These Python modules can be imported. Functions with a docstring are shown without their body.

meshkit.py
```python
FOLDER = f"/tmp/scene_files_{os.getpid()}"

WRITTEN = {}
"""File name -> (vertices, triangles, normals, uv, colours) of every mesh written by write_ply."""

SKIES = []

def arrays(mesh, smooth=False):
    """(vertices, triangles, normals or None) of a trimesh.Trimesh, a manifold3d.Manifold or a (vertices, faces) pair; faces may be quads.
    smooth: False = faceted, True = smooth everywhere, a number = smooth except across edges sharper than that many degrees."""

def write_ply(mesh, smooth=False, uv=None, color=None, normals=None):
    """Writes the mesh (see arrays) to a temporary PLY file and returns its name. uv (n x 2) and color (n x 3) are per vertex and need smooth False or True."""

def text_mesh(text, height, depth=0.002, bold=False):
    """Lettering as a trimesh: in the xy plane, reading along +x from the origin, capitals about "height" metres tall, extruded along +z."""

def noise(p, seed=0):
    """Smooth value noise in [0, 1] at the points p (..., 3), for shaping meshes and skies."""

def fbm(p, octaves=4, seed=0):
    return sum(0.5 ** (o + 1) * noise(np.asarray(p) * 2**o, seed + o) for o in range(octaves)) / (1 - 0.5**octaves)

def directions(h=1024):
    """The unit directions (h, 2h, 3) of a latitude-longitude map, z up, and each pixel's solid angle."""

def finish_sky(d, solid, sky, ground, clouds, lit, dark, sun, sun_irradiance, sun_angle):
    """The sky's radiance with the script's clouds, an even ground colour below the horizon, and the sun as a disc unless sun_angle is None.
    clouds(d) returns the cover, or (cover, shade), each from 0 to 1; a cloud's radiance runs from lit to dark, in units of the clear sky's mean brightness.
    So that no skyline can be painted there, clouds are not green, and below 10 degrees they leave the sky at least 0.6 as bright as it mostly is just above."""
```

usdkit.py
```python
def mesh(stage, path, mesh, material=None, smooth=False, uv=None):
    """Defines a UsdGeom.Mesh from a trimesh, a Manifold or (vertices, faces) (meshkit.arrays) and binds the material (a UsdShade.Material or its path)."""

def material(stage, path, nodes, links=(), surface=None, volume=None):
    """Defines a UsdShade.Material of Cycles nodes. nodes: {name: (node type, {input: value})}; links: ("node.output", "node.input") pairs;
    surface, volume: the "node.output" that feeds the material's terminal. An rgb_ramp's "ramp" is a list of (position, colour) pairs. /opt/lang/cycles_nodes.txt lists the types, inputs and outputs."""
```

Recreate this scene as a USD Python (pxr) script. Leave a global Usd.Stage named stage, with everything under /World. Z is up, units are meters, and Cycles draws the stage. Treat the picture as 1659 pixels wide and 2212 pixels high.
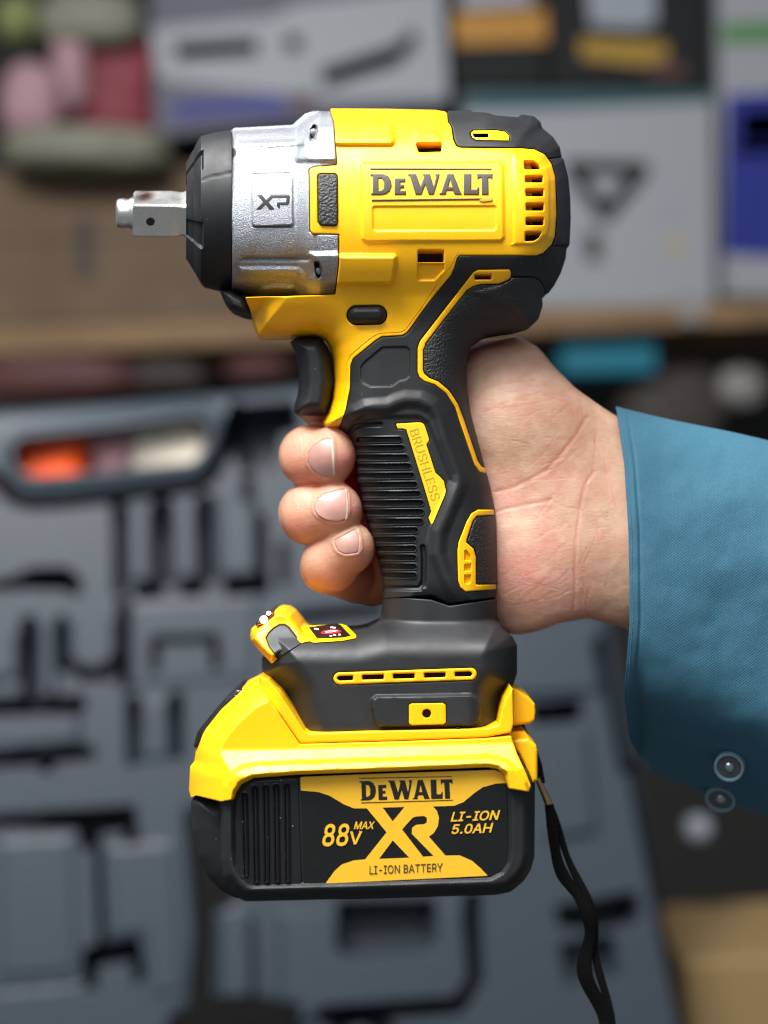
import math, numpy as np, trimesh, shapely, usdkit, meshkit
from shapely.geometry import Polygon, LineString, Point, box as sbox
from shapely.ops import unary_union
from scipy.spatial import Delaunay
from pxr import Usd, UsdGeom, UsdLux, UsdShade, Gf, Sdf, Vt

# ------------------------------------------------------------------ camera, lights, exposure
stage = Usd.Stage.CreateInMemory()
UsdGeom.SetStageUpAxis(stage, 'Z')
UsdGeom.Xform.Define(stage, '/World')
S, D, Z0 = 0.00015, 0.5, 1.25            # metres per drafting unit at the tool, camera distance, eye height
CX, CY = 829.5, 1106.0
cam = UsdGeom.Camera.Define(stage, '/World/Camera')
cam.CreateHorizontalApertureAttr(24.0)
cam.CreateFocalLengthAttr(24.0 * D / (1659 * S))
cam.CreateFStopAttr(4.2)
cam.CreateFocusDistanceAttr(D - 0.022)
cam.CreateClippingRangeAttr(Gf.Vec2f(0.02, 50))
cam.AddTranslateOp().Set(Gf.Vec3d(0, -D, Z0))
cam.AddRotateXOp().Set(90)
cam.GetPrim().CreateAttribute('exposure', Sdf.ValueTypeNames.Float).Set(0.22)

def rect_light(name, pos, target, w, h, power, color):
    l = UsdLux.RectLight.Define(stage, '/World/' + name)
    l.CreateWidthAttr(w); l.CreateHeightAttr(h); l.CreateIntensityAttr(power); l.CreateColorAttr(Gf.Vec3f(*color))
    m = Gf.Matrix4d().SetLookAt(Gf.Vec3d(*pos), Gf.Vec3d(*target), Gf.Vec3d(0, 0, 1)).GetInverse()
    l.AddTransformOp().Set(m)
    return l
rect_light('key_lamp', (-0.42, -0.6, Z0 + 1.3), (0, 0, Z0), 0.75, 0.75, 38.0, (1.0, 0.985, 0.96))
rect_light('front_fill', (-0.5, -1.9, Z0 + 1.35), (0.0, 0.1, Z0), 2.4, 1.4, 2.05, (0.90, 0.95, 1.0))  # added fill behind the camera, standing in for daylight from the open front
rect_light('background_fill', (-1.0, 0.25, Z0 + 1.25), (-0.3, 0.85, Z0 - 0.2), 1.2, 0.8, 2.6, (0.93, 0.97, 1.0))  # unseen fill added to light the case and shelf from the left
dome = UsdLux.DomeLight.Define(stage, '/World/ambient_light')
dome.CreateIntensityAttr(0.06); dome.CreateColorAttr(Gf.Vec3f(0.85, 0.93, 1.0))

# ------------------------------------------------------------------ materials
UsdGeom.Scope.Define(stage, '/World/Looks')
def mat(name, color, rough=0.5, bump=None, metallic=0.0, spec=0.5, var=None, stains=(), coat=0, sss=None, rvar=0.0, sheen=0, emit=None, speck=None):
    """bump: list of (scale, distance, detail); var: (scale, colour2, lo, hi); stains: list of (scale, colour, lo, hi, centre, radius)"""
    n = {'g': ('geometry', {}), 'p': ('principled_bsdf', {'base_color': color, 'roughness': rough, 'metallic': metallic, 'specular_ior_level': spec})}
    l = []
    src = None
    if var:
        n['vn'] = ('noise_texture', {'scale': var[0], 'detail': 5.0, 'roughness': 0.6})
        n['vr'] = ('rgb_ramp', {'ramp': [(var[2], color), (var[3], var[1])]})
        l += [('g.position', 'vn.vector'), ('vn.fac', 'vr.fac')]
        src = 'vr.color'
    for k, (sc, col, lo, hi, c, r) in enumerate(stains):
        n[f'sn{k}'] = ('noise_texture', {'scale': sc, 'detail': 4.0, 'roughness': 0.65})
        n[f'sd{k}'] = ('vector_math', {'math_type': 'subtract', 'vector2': c})
        n[f'ss{k}'] = ('vector_math', {'math_type': 'divide', 'vector2': r})
        n[f'sl{k}'] = ('vector_math', {'math_type': 'length'})
        n[f'sm{k}'] = ('map_range', {'range_type': 'smoothstep', 'from_min': 0.35, 'from_max': 1.0, 'to_min': 1.0, 'to_max': 0.0, 'clamp': True})
        n[f'sr{k}'] = ('map_range', {'range_type': 'smoothstep', 'from_min': lo, 'from_max': hi, 'to_min': 0.0, 'to_max': 1.0, 'clamp': True})
        n[f'sx{k}'] = ('math', {'math_type': 'multiply'})
        n[f'sc{k}'] = ('mix_color', {'a': color, 'b': col})
        l += [('g.position', f'sn{k}.vector'), ('g.position', f'sd{k}.vector1'), (f'sd{k}.vector', f'ss{k}.vector1'), (f'ss{k}.vector', f'sl{k}.vector1'),
              (f'sl{k}.value', f'sm{k}.value'), (f'sn{k}.fac', f'sr{k}.value'), (f'sm{k}.result', f'sx{k}.value1'), (f'sr{k}.result', f'sx{k}.value2'), (f'sx{k}.value', f'sc{k}.fac')]
        if src: l.append((src, f'sc{k}.a'))
        src = f'sc{k}.result'
    if speck:      # dust specks: (scale, colour, threshold)
        n['kv'] = ('voronoi_texture', {'scale': speck[0], 'randomness': 1.0})
        n['kr'] = ('map_range', {'range_type': 'smoothstep', 'from_min': speck[2] * 0.5, 'from_max': speck[2], 'to_min': 1.0, 'to_max': 0.0, 'clamp': True})
        n['kw'] = ('separate_color', {'color_type': 'rgb'})
        n['kg'] = ('math', {'math_type': 'greater_than', 'value2': 0.72})
        n['kx'] = ('math', {'math_type': 'multiply'})
        n['kc'] = ('mix_color', {'a': color, 'b': speck[1]})
        l += [('g.position', 'kv.vector'), ('kv.distance', 'kr.value'), ('kv.color', 'kw.color'), ('kw.r', 'kg.value1'), ('kg.value', 'kx.value1'), ('kr.result', 'kx.value2'), ('kx.value', 'kc.fac')]
        if src: l.append((src, 'kc.a'))
        src = 'kc.result'
    if src: l.append((src, 'p.base_color'))
    if rvar:
        n['rn'] = ('noise_texture', {'scale': 90.0, 'detail': 6.0, 'roughness': 0.65})
        n['rr'] = ('map_range', {'from_min': 0.3, 'from_max': 0.7, 'to_min': rough - rvar, 'to_max': rough + rvar, 'clamp': True})
        l += [('g.position', 'rn.vector'), ('rn.fac', 'rr.value'), ('rr.result', 'p.roughness')]
    prev = None
    for k, (sc, dist, det) in enumerate(bump or []):
        n[f'bn{k}'] = ('noise_texture', {'scale': sc, 'detail': det, 'roughness': 0.6})
        n[f'bb{k}'] = ('bump', {'distance': dist, 'strength': 1.0})
        l += [('g.position', f'bn{k}.vector'), (f'bn{k}.fac', f'bb{k}.height')]
        if prev: l.append((prev, f'bb{k}.normal'))
        prev = f'bb{k}.normal'
    if prev: l.append((prev, 'p.normal'))
    if coat: n['p'][1].update({'coat_weight': coat, 'coat_roughness': 0.08})
    if sss: n['p'][1].update({'subsurface_weight': sss, 'subsurface_scale': 0.004, 'subsurface_radius': (1.0, 0.35, 0.2)})
    if sheen: n['p'][1].update({'sheen_weight': sheen, 'sheen_roughness': 0.4})
    if emit: n['p'][1].update({'emission_color': emit[0], 'emission_strength': emit[1]})
    return usdkit.material(stage, '/World/Looks/' + name, n, l, surface='p.BSDF')

YEL = (0.93, 0.46, 0.002)
M = {}
M['yellow'] = mat('yellow_plastic', YEL, 0.38, [(2600, 0.00004, 2.0), (120, 0.00005, 3.0)], spec=0.45, rvar=0.10)
M['yellow_in'] = mat('yellow_inlay', (0.80, 0.47, 0.006), 0.45, [(3000, 0.00003, 2.0)], rvar=0.05)
M['black'] = mat('black_overmould', (0.009, 0.0097, 0.0115), 0.54, [(3200, 0.00004, 3.0)], spec=0.40, rvar=0.10, speck=(330.0, (0.10, 0.10, 0.11), 0.09))
M['foot'] = mat('black_foot_plastic', (0.011, 0.012, 0.014), 0.52, [(3600, 0.00005, 3.0)], spec=0.5, rvar=0.10, var=(60, (0.019, 0.020, 0.023), 0.45, 0.8), speck=(300.0, (0.12, 0.12, 0.13), 0.08))
M['rubber'] = mat('textured_rubber', (0.009, 0.0097, 0.011), 0.52, [(1250, 0.0006, 2.0)], spec=0.6)
M['rearcap'] = mat('rear_rubber', (0.016, 0.017, 0.020), 0.5, [(2500, 0.00006, 3.0)], rvar=0.1)
M['gloss'] = mat('glossy_black', (0.010, 0.010, 0.012), 0.25, [(3500, 0.00002, 2.0)], rvar=0.08, speck=(260.0, (0.3, 0.3, 0.3), 0.07))
M['dark'] = mat('dark_void', (0.010, 0.008, 0.007), 0.7)
M['silver'] = mat('cast_aluminium', (0.21, 0.225, 0.25), 0.46, [(3000, 0.00034, 2.0), (500, 0.00012, 2.0)], metallic=1.0, rvar=0.05, var=(3300, (0.50, 0.52, 0.56), 0.40, 0.70),
                  stains=[(120, (0.36, 0.24, 0.12), 0.40, 0.80, (-0.030, -0.015, Z0 + 0.080), (0.022, 0.03, 0.008))])
M['steel'] = mat('drive_steel', (0.80, 0.78, 0.75), 0.32, [(900, 0.00002, 3.0)], metallic=1.0, rvar=0.06,
                 stains=[(420, (0.16, 0.035, 0.012), 0.30, 0.44, (-0.0770, -0.008, Z0 + 0.1028), (0.0048, 0.014, 0.0048))])
M['screw'] = mat('dark_screw', (0.35, 0.34, 0.33), 0.25, metallic=1.0)
M['print_black'] = mat('print_black', (0.035, 0.026, 0.018), 0.5, [(2000, 0.00005, 3.0)])
M['print_dark'] = mat('print_dark', (0.012, 0.010, 0.008), 0.4)
M['label_black'] = mat('label_black', (0.006, 0.006, 0.006), 0.32, rvar=0.05, speck=(300.0, (0.25, 0.25, 0.25), 0.06))
M['label_yellow'] = mat('label_yellow', (0.72, 0.40, 0.02), 0.40, rvar=0.05)
M['brush_print'] = mat('brushless_print', (0.42, 0.28, 0.01), 0.5)
M['fan'] = mat('fan_plastic', (0.62, 0.42, 0.34), 0.4)
M['red'] = mat('red_print', (0.62, 0.015, 0.03), 0.35)
M['white_print'] = mat('white_print', (0.55, 0.55, 0.55), 0.4)
M['grey_inlay'] = mat('grey_inlay', (0.03, 0.033, 0.038), 0.5, rvar=0.06, spec=0.4, speck=(500.0, (0.4, 0.4, 0.4), 0.1))
M['led'] = mat('led_glow', (0.9, 0.9, 0.9), 0.2, emit=((1.0, 0.97, 0.95), 2.0))
M['reflector'] = mat('copper_reflector', (0.55, 0.26, 0.16), 0.2, metallic=1.0)
M['cord'] = mat('black_webbing', (0.003, 0.003, 0.003), 0.85, [(1500, 0.0004, 2.0)], spec=0.12)
M['brass'] = mat('brass_clip', (0.55, 0.36, 0.14), 0.28, metallic=1.0)
M['nail'] = mat('finger_nail', (0.48, 0.215, 0.165), 0.38, [(600, 0.00002, 2.0)], sss=0.3, var=(160, (0.56, 0.28, 0.225), 0.35, 0.65))
M['nail_tip'] = mat('nail_edge', (0.64, 0.46, 0.36), 0.4, sss=0.2)
M['case'] = mat('grey_blow_moulded', (0.030, 0.040, 0.052), 0.46, [(500, 0.0003, 3.0)], spec=0.36)
M['snap'] = mat('snap_enamel', (0.13, 0.22, 0.28), 0.34)
M['snap_in'] = mat('snap_socket_black', (0.05, 0.048, 0.05), 0.4)
M['screw_bright'] = mat('snap_post_steel', (0.30, 0.36, 0.40), 0.25, metallic=0.8)
M['thread'] = mat('thread', (0.05, 0.13, 0.22), 0.8)

# ------------------------------------------------------------------ prim helpers
used = {}
def numbered(path):
    k = used.get(path, -1) + 1
    used[path] = k
    return path if k == 0 else f'{path}_{k:03d}'
origin = {}
def thing(name, label, cat, loc=(0, 0, 0), group=None, kind=None):
    x = UsdGeom.Xform.Define(stage, numbered('/World/' + name)); x.AddTranslateOp().Set(Gf.Vec3d(*map(float, loc)))
    p = x.GetPrim(); origin[str(p.GetPath())] = np.array(loc, float)
    p.SetCustomDataByKey('label', label); p.SetCustomDataByKey('category', cat)
    if group: p.SetCustomDataByKey('group', group)
    if kind: p.SetCustomDataByKey('kind', kind)
    return p
def part(parent, name, mesh, material, smooth=35, label=None, uv=None):
    path = numbered(str(parent.GetPath()) + '/' + name)
    o = origin[str(parent.GetPath())]
    if hasattr(mesh, 'vertices'): mesh = (np.array(mesh.vertices), np.array(mesh.faces))
    v, f = mesh
    m = usdkit.mesh(stage, path, (np.asarray(v, float) - o, f), material, smooth=smooth, uv=uv)
    origin[str(m.GetPath())] = o
    if label: m.GetPrim().SetCustomDataByKey('label', label)
    return m.GetPrim()
def single(name, mesh, material, label, cat=None, kind=None, group=None, smooth=35):
    if hasattr(mesh, 'vertices'): mesh = (np.array(mesh.vertices), np.array(mesh.faces))
    m = usdkit.mesh(stage, numbered('/World/' + name), mesh, material, smooth=smooth).GetPrim()
    m.SetCustomDataByKey('label', label)
    if cat: m.SetCustomDataByKey('category', cat)
    if kind: m.SetCustomDataByKey('kind', kind)
    if group: m.SetCustomDataByKey('group', group)
    origin[str(m.GetPath())] = np.zeros(3)
    return m
def joined(meshes):
    vs, fs, n = [], [], 0
    for m in meshes:
        if hasattr(m, 'vertices'): m = (np.array(m.vertices), np.array(m.faces))
        vs.append(m[0]); fs.append(np.asarray(m[1]) + n); n += len(m[0])
    return np.vstack(vs), np.vstack(fs)

# ------------------------------------------------------------------ drafting: plan views of the tool's side
CROPS = {1: (400, 380, 1000 / 1659), 2: (1250, 380, 1100 / 1659), 3: (1000, 1200, 1100 / 1659), 4: (700, 2300, 1550 / 1659), 5: (1800, 1200, 1224 / 1659),
         6: (950, 2350, 550 / 1659), 7: (2000, 2650, 450 / 1327), 8: (0, 1500, 1700 / 1485), 0: (0, 0, 3024 / 1659)}
def C(c, *pts):
    x0, y0, s = CROPS[c]
    p = np.array(pts, float).reshape(-1, 2)
    return (np.array([x0, y0]) + p * s) / (3024 / 1659)
def P(*arrays, r=2.5):
    """polygon from drafting points, its corners rounded"""
    g = Polygon(np.vstack(arrays)).buffer(0)
    if r:
        q = g.buffer(-r, 6).buffer(2 * r, 6).buffer(-r, 6)
        if q.area > 0.7 * g.area: g = q
    return g
def W(px, py, h):
    """a drafting point raised h units towards the viewer -> world"""
    px, py, h = np.broadcast_arrays(np.asarray(px, float), py, h)
    y = -h * S
    f = (D + y) / D
    return np.stack([(px - CX) * S * f, y, Z0 + (CY - py) * S * f], -1)
def at(px, py, y):
    f = (D + y) / D
    return np.stack([(np.asarray(px, float) - CX) * S * f, np.full(np.shape(px), y, float), Z0 + (CY - np.asarray(py, float)) * S * f], -1)

def sdist(poly, p):
    d = shapely.distance(shapely.points(p), poly.boundary)
    return np.where(shapely.contains_xy(poly, p[:, 0], p[:, 1]), d, -d)
def sstep(t): t = np.clip(t, 0, 1); return t * t * (3 - 2 * t)

def ring_points(poly, step):
    out = []
    for g in getattr(poly, 'geoms', [poly]):
        if g.is_empty or g.geom_type != 'Polygon': continue
        for r in (g.exterior, *g.interiors):
            n = max(6, int(math.ceil(r.length / step)))
            out.append(shapely.get_coordinates(shapely.line_interpolate_point(r, np.arange(n) / n, normalized=True)))
            if len(r.coords) < 40: out.append(np.array(r.coords)[:-1])
    return np.vstack(out) if out else np.zeros((0, 2))

def tri2d(poly, grid, edge, feats=()):
    """triangulates a polygon with extra rings near its edge and along relief outlines"""
    shapely.prepare(poly)
    pts = [ring_points(poly, min(edge, 2.2))]
    x0, y0, x1, y1 = poly.bounds
    for k, e in enumerate((1.0, 2.4, 4.5)):
        q = poly.buffer(-e, 4)
        if not q.is_empty: pts.append(ring_points(q, 2.4 + 0.3 * k))
    inner = poly.buffer(-6.0)
    gx, gy = np.meshgrid(np.arange(x0, x1, grid), np.arange(y0, y1, grid * 0.866))
    gx = gx + (np.arange(len(gy)) % 2)[:, None] * grid / 2
    g = np.stack([gx.ravel(), gy.ravel()], 1)
    ip = poly.buffer(-0.8)
    shapely.prepare(ip)
    ex = []
    for fp, soft in feats:
        for e in (0.0, soft * 0.5, soft):
            q = fp.buffer(-e) if e else fp
            if not q.is_empty: ex.append(ring_points(q, 2.4))
    if not inner.is_empty:
        shapely.prepare(inner)
        pts.append(g[shapely.contains_xy(inner, g[:, 0], g[:, 1])])
    if ex:
        ex = np.vstack(ex); pts.append(ex[shapely.contains_xy(ip, ex[:, 0], ex[:, 1])])
    p = np.vstack(pts)
    p = p[np.unique(np.round(p / 0.45).astype(int), axis=0, return_index=True)[1]]
    p = p + 0.0
    t = Delaunay(p, qhull_options='QJ Pp').simplices
    c = p[t].mean(1)
    a = np.cross(p[t[:, 1]] - p[t[:, 0]], p[t[:, 2]] - p[t[:, 0]])
    keep = shapely.contains_xy(poly.buffer(0.05), c[:, 0], c[:, 1]) & (np.abs(a) > 1e-3)
    t, a = t[keep], a[keep]
    t[a > 0] = t[a > 0][:, ::-1]      # drafting y runs down
    t = t[:, ::-1]
    return p, t

def boundary_edges(t):
    e = np.vstack([t[:, [0, 1]], t[:, [1, 2]], t[:, [2, 0]]])
    key = np.sort(e, 1); _, inv, cnt = np.unique(key, axis=0, return_inverse=True, return_counts=True)
    return e[cnt[inv.ravel()] == 1]

def solid(poly, hfun, edge_r=4.0, edge_drop=None, thick=None, grid=4.0, feats=(), wmap=W, lift=0.0):
    """the relief hfun over a polygon, closed: mirrored about the mid plane (thick None) or given a thickness (units)"""
    out = []
    for g in getattr(poly, 'geoms', [poly]):
        if g.geom_type != 'Polygon' or g.area < 12: continue
        p, t = tri2d(g, grid, 2.2, [f for f in feats if f[0].intersects(g)])
        h = hfun(p) + lift
        if edge_r:
            d = shapely.distance(shapely.points(p), g.boundary)
            dd = np.clip(d / edge_r, 0, 1)
            h = h - edge_r * (edge_drop or 1.0) * (1 - np.sqrt(np.maximum(1 - (1 - dd) ** 2, 0)))
        v = wmap(p[:, 0], p[:, 1], h)
        n = len(p)
        if thick is None:
            h = np.maximum(h, 1.0)
            v = wmap(p[:, 0], p[:, 1], h)
            vb = v.copy(); vb[:, 1] = -vb[:, 1]
        else:
            vb = wmap(p[:, 0], p[:, 1], h - (thick(p) if callable(thick) else thick))
        e = boundary_edges(t)
        side = np.vstack([np.stack([e[:, 1], e[:, 0], e[:, 0] + n], 1), np.stack([e[:, 1], e[:, 0] + n, e[:, 1] + n], 1)])
        f = np.vstack([t, t[:, ::-1] + n, side])
        v = np.vstack([v, vb])
        # outward check
        fr = v[t]; nn = np.cross(fr[:, 1] - fr[:, 0], fr[:, 2] - fr[:, 0])
        if nn[:, 1].sum() > 0: f = f[:, ::-1]
        out.append((v, f))
    return joined(out)

# ------------------------------------------------------------------ relief fields of the tool
AX = 459.0
def relief(poly, height, soft): shapely.prepare(poly); return (poly, height, soft)
def apply_relief(p, h, which):
    h = h.copy()
    for poly, hh, soft in which:
        x0, y0, x1, y1 = poly.bounds
        k = np.nonzero((p[:, 0] > x0 - 1) & (p[:, 0] < x1 + 1) & (p[:, 1] > y0 - 1) & (p[:, 1] < y1 + 1))[0]
        if len(k): h[k] += hh * sstep(sdist(poly, p[k]) / soft)
    return h
def smax(a, b, k):
    t = np.clip(0.5 + 0.5 * (a - b) / k, 0, 1)
    return b + (a - b) * t + k * t * (1 - t)
def dome_profile(d, w, T, p=2.0):
    t = np.clip(1 - d / w, 0, 1)
    return T * np.maximum(1 - t ** p, 0) ** (1 / p)

YH = P(C(2, (75, 72), (400, 74), (700, 80), (760, 90), (770, 100), (775, 150), (795, 180), (808, 260), (825, 295), (850, 305), (1210, 308), (1290, 315), (1350, 345), (1390, 400), (1413, 480),
            (1420, 700), (1410, 830), (1390, 880), (1340, 930), (1300, 945), (845, 945), (830, 960), (815, 1015), (795, 1060), (720, 1150)),
       C(3, (1030, 0), (915, 160), (885, 182), (760, 190), (720, 215), (590, 320), (574, 360), (570, 500), (545, 625), (520, 700), (495, 735), (460, 742), (420, 735), (405, 700), (440, 640),
            (465, 560), (478, 460), (470, 330), (455, 260), (420, 205), (370, 187), (30, 192)),
       C(0, (556, 728), (548, 705), (541, 672), (529, 641)), C(1, (945, 1310), (1340, 1300), (1527, 1294), (1552, 1100), (1552, 900), (1380, 897), (1364, 880), (1358, 475), (1390, 460), (1537, 447), (1530, 330), (1520, 165), (1497, 95)))
SILB = P(C(2, (700, 300), (770, 92), (775, 85), (910, 80), (920, 92), (1000, 95), (1060, 112), (1190, 122), (1210, 106), (1285, 116), (1325, 150), (1335, 185), (1400, 240), (1440, 300), (1452, 360), (1464, 374),
              (1490, 480), (1503, 600), (1506, 720), (1500, 880), (1480, 905), (1475, 960), (1445, 1050), (1405, 1125), (1372, 1168), (1342, 1180), (1336, 1200), (1340, 1240), (1315, 1320), (1262, 1368),
              (1170, 1393), (1080, 1405), (1000, 1420), (945, 1460)),
         C(3, (1295, 240), (1275, 290), (1262, 400), (1268, 520), (1288, 640), (1328, 790), (1368, 950), (1400, 1060), (1420, 1150), (1433, 1215), (1443, 1300), (1447, 1450), (1448, 1650), (1440, 1737),
              (1150, 1775), (1092, 1737), (1060, 1726), (762, 1746), (760, 1700), (768, 1690), (750, 1560), (712, 1420), (680, 1320), (642, 1200), (625, 1100), (603, 1050), (600, 950), (585, 850), (548, 775), (495, 742),
              (515, 700), (540, 620), (560, 500), (565, 360), (700, 180), (900, 100)), C(2, (560, 1000), (600, 500)), r=3)
BODY = unary_union([YH, SILB]).buffer(2).buffer(-2)
BODY = Polygon(BODY.exterior) if BODY.geom_type == 'Polygon' else BODY
# handle and frame silhouette, carried up inside the motor housing
LOW = P(C(0, (529, 600), (529, 641), (541, 672), (548, 705), (556, 728)), C(3, (30, 192), (370, 187), (420, 205), (455, 260), (470, 330), (478, 460), (465, 560), (440, 640), (405, 700), (420, 735), (495, 742), (548, 775), (585, 850),
        (600, 950), (603, 1050), (625, 1100), (642, 1200), (680, 1320), (712, 1420), (750, 1560), (765, 1690), (760, 1760), (765, 1900), (1440, 1900), (1440, 1737), (1448, 1650), (1447, 1450), (1443, 1300), (1433, 1215), (1420, 1150),
        (1400, 1060), (1368, 950), (1328, 790), (1288, 640), (1268, 520), (1262, 400), (1275, 290), (1295, 240)),
        C(2, (945, 1460), (1000, 1420), (1080, 1405), (1170, 1393), (1262, 1368), (1315, 1320), (1340, 1240), (1336, 1200), (1342, 1000), (1300, 800), (100, 800)), r=3)
UP = P(C(0, (700, 237), (1000, 236), (1090, 240)), C(2, (1285, 112), (1325, 150), (1335, 185), (1400, 240), (1440, 300), (1452, 360), (1464, 374), (1490, 480), (1503, 600), (1506, 720), (1500, 880), (1480, 905), (1475, 960), (1445, 1050), (1405, 1125), (1360, 1172)), C(0, (1150, 690), (690, 690)), r=3)
for g in (YH, SILB, BODY, LOW, UP): shapely.prepare(g)

YB = [relief(P(C(2, (60, 152), (430, 150), (452, 165), (468, 255), (462, 285), (440, 297), (60, 297))), 13, 9),
      relief(P(C(2, (60, 930), (462, 930), (478, 945), (480, 985), (462, 1100), (450, 1125), (60, 1130))), 14, 10),
      relief(P(C(2, (262, 385), (1085, 382), (1112, 400), (1118, 840), (1095, 868), (285, 874), (256, 850), (250, 400)), r=6), 4.5, 7),
      relief(P(C(2, (322, 660), (335, 648), (1055, 644), (1068, 658), (1066, 785), (1050, 800), (340, 804), (325, 790)), r=4), -3.0, 4),
      relief(P(C(2, (578, 195), (690, 193), (738, 240), (742, 278), (580, 280))), 5, 5),
      relief(P(C(2, (592, 986), (756, 986), (756, 1030), (695, 1095), (600, 1096), (590, 1080))), -7, 4),
      relief(P(C(2, (200, 888), (560, 884), (580, 875), (790, 875), (815, 886), (1280, 886), (1330, 868), (1370, 820), (1385, 760), (1385, 480), (1372, 430), (1330, 375), (1270, 350), (1160, 345), (1160, 870), (1100, 884), (280, 880), (205, 876))), 3.0, 5)]
# step along the yellow rim that follows the black overmould
rim = LineString(np.vstack([C(2, (835, 930), (800, 1000), (700, 1130)), C(3, (1010, 0), (900, 150), (870, 165), (745, 172), (700, 195), (575, 300), (552, 350), (545, 500), (520, 620), (490, 700)), ]))
YB.append(relief(rim.buffer(1.6), -3.0, 1.6))
GR = []
rows = [800, 852, 906, 960, 1015, 1069, 1124, 1178, 1232, 1286, 1340, 1394, 1448, 1502, 1556, 1608]
xr = [872, 890, 910, 930, 948, 965, 985, 1003, 1005, 998, 970, 962, 960, 960, 962, 962]
xl = [610, 560, 570, 575, 575, 580, 590, 600, 610, 640, 655, 680, 690, 718, 752, 764]
for y, a, b in zip(rows, xl, xr):
    l = LineString(C(3, (a + 14, y + (3 if y < 1500 else 0)), (b - 14, y)))
    GR.append(relief(l.buffer(9.0), 2.0, 2.2)); GR.append(relief(l.buffer(6.4), -10.5, 2.6))
GR.append(relief(LineString(C(3, (560, 765), (605, 722), (640, 714), (752, 710))).buffer(6.0), -7, 3.5))
GR.append(relief(LineString(C(3, (1003, 1440), (1010, 1500), (1008, 1640), (985, 1684), (770, 1684))).buffer(6.5), -7, 3.5))
pent = P(C(3, (760, 248), (905, 245), (928, 265), (928, 425), (905, 448), (868, 455), (820, 490), (690, 492), (645, 468), (632, 440), (630, 370), (650, 340)))
GR.append(relief(pent, -3.2, 2.5))
ridge = LineString(C(3, (600, 640), (660, 612), (800, 600), (850, 575), (900, 560), (985, 565), (1065, 600), (1105, 660), (1140, 790), (1225, 1000), (1228, 1060), (1140, 1260), (1100, 1350), (1092, 1480), (1130, 1590), (1190, 1720), (1230, 1800)))
GR.append(relief(ridge.buffer(22), 8.0, 20))
inner = P(C(3, (560, 700), (640, 655), (850, 650), (985, 650), (1045, 690), (1085, 790), (1185, 1040), (1070, 1310), (1040, 1420), (1035, 1690), (740, 1700), (600, 1300), (560, 900)), r=6)
GR.append(relief(inner, -5.0, 10))
GR.append(relief(P(C(2, (1150, 1072), (1290, 1070), (1330, 1095), (1380, 1190), (1200, 1300), (900, 1160), (1080, 1115))), 5.0, 8))

def H_base(p):
    dy = np.abs(p[:, 1] - AX)
    R = 223.0
    cyl = 205 * np.maximum(1 - (dy / R) ** 2.25, 0) ** (1 / 2.25)
    du = sdist(UP, p)
    end = dome_profile(np.maximum(du, 0), 110, 1.0, 2.2)
    rear = sstep((p[:, 0] - 1040) / 120)
    cyl = cyl * (1 - rear + rear * end)
    low = dome_profile(np.maximum(sdist(LOW, p), 0), 105, 128, 2.3)
    low = low + 34 * sstep((720 - p[:, 1]) / 160) * sstep(sdist(LOW, p) / 40)
    return np.maximum(smax(cyl, low, 16), 1.0)
def H_yellow(p): return apply_relief(p, H_base(p), YB)
def H_black(p): return apply_relief(p, H_base(p), GR)

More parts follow.
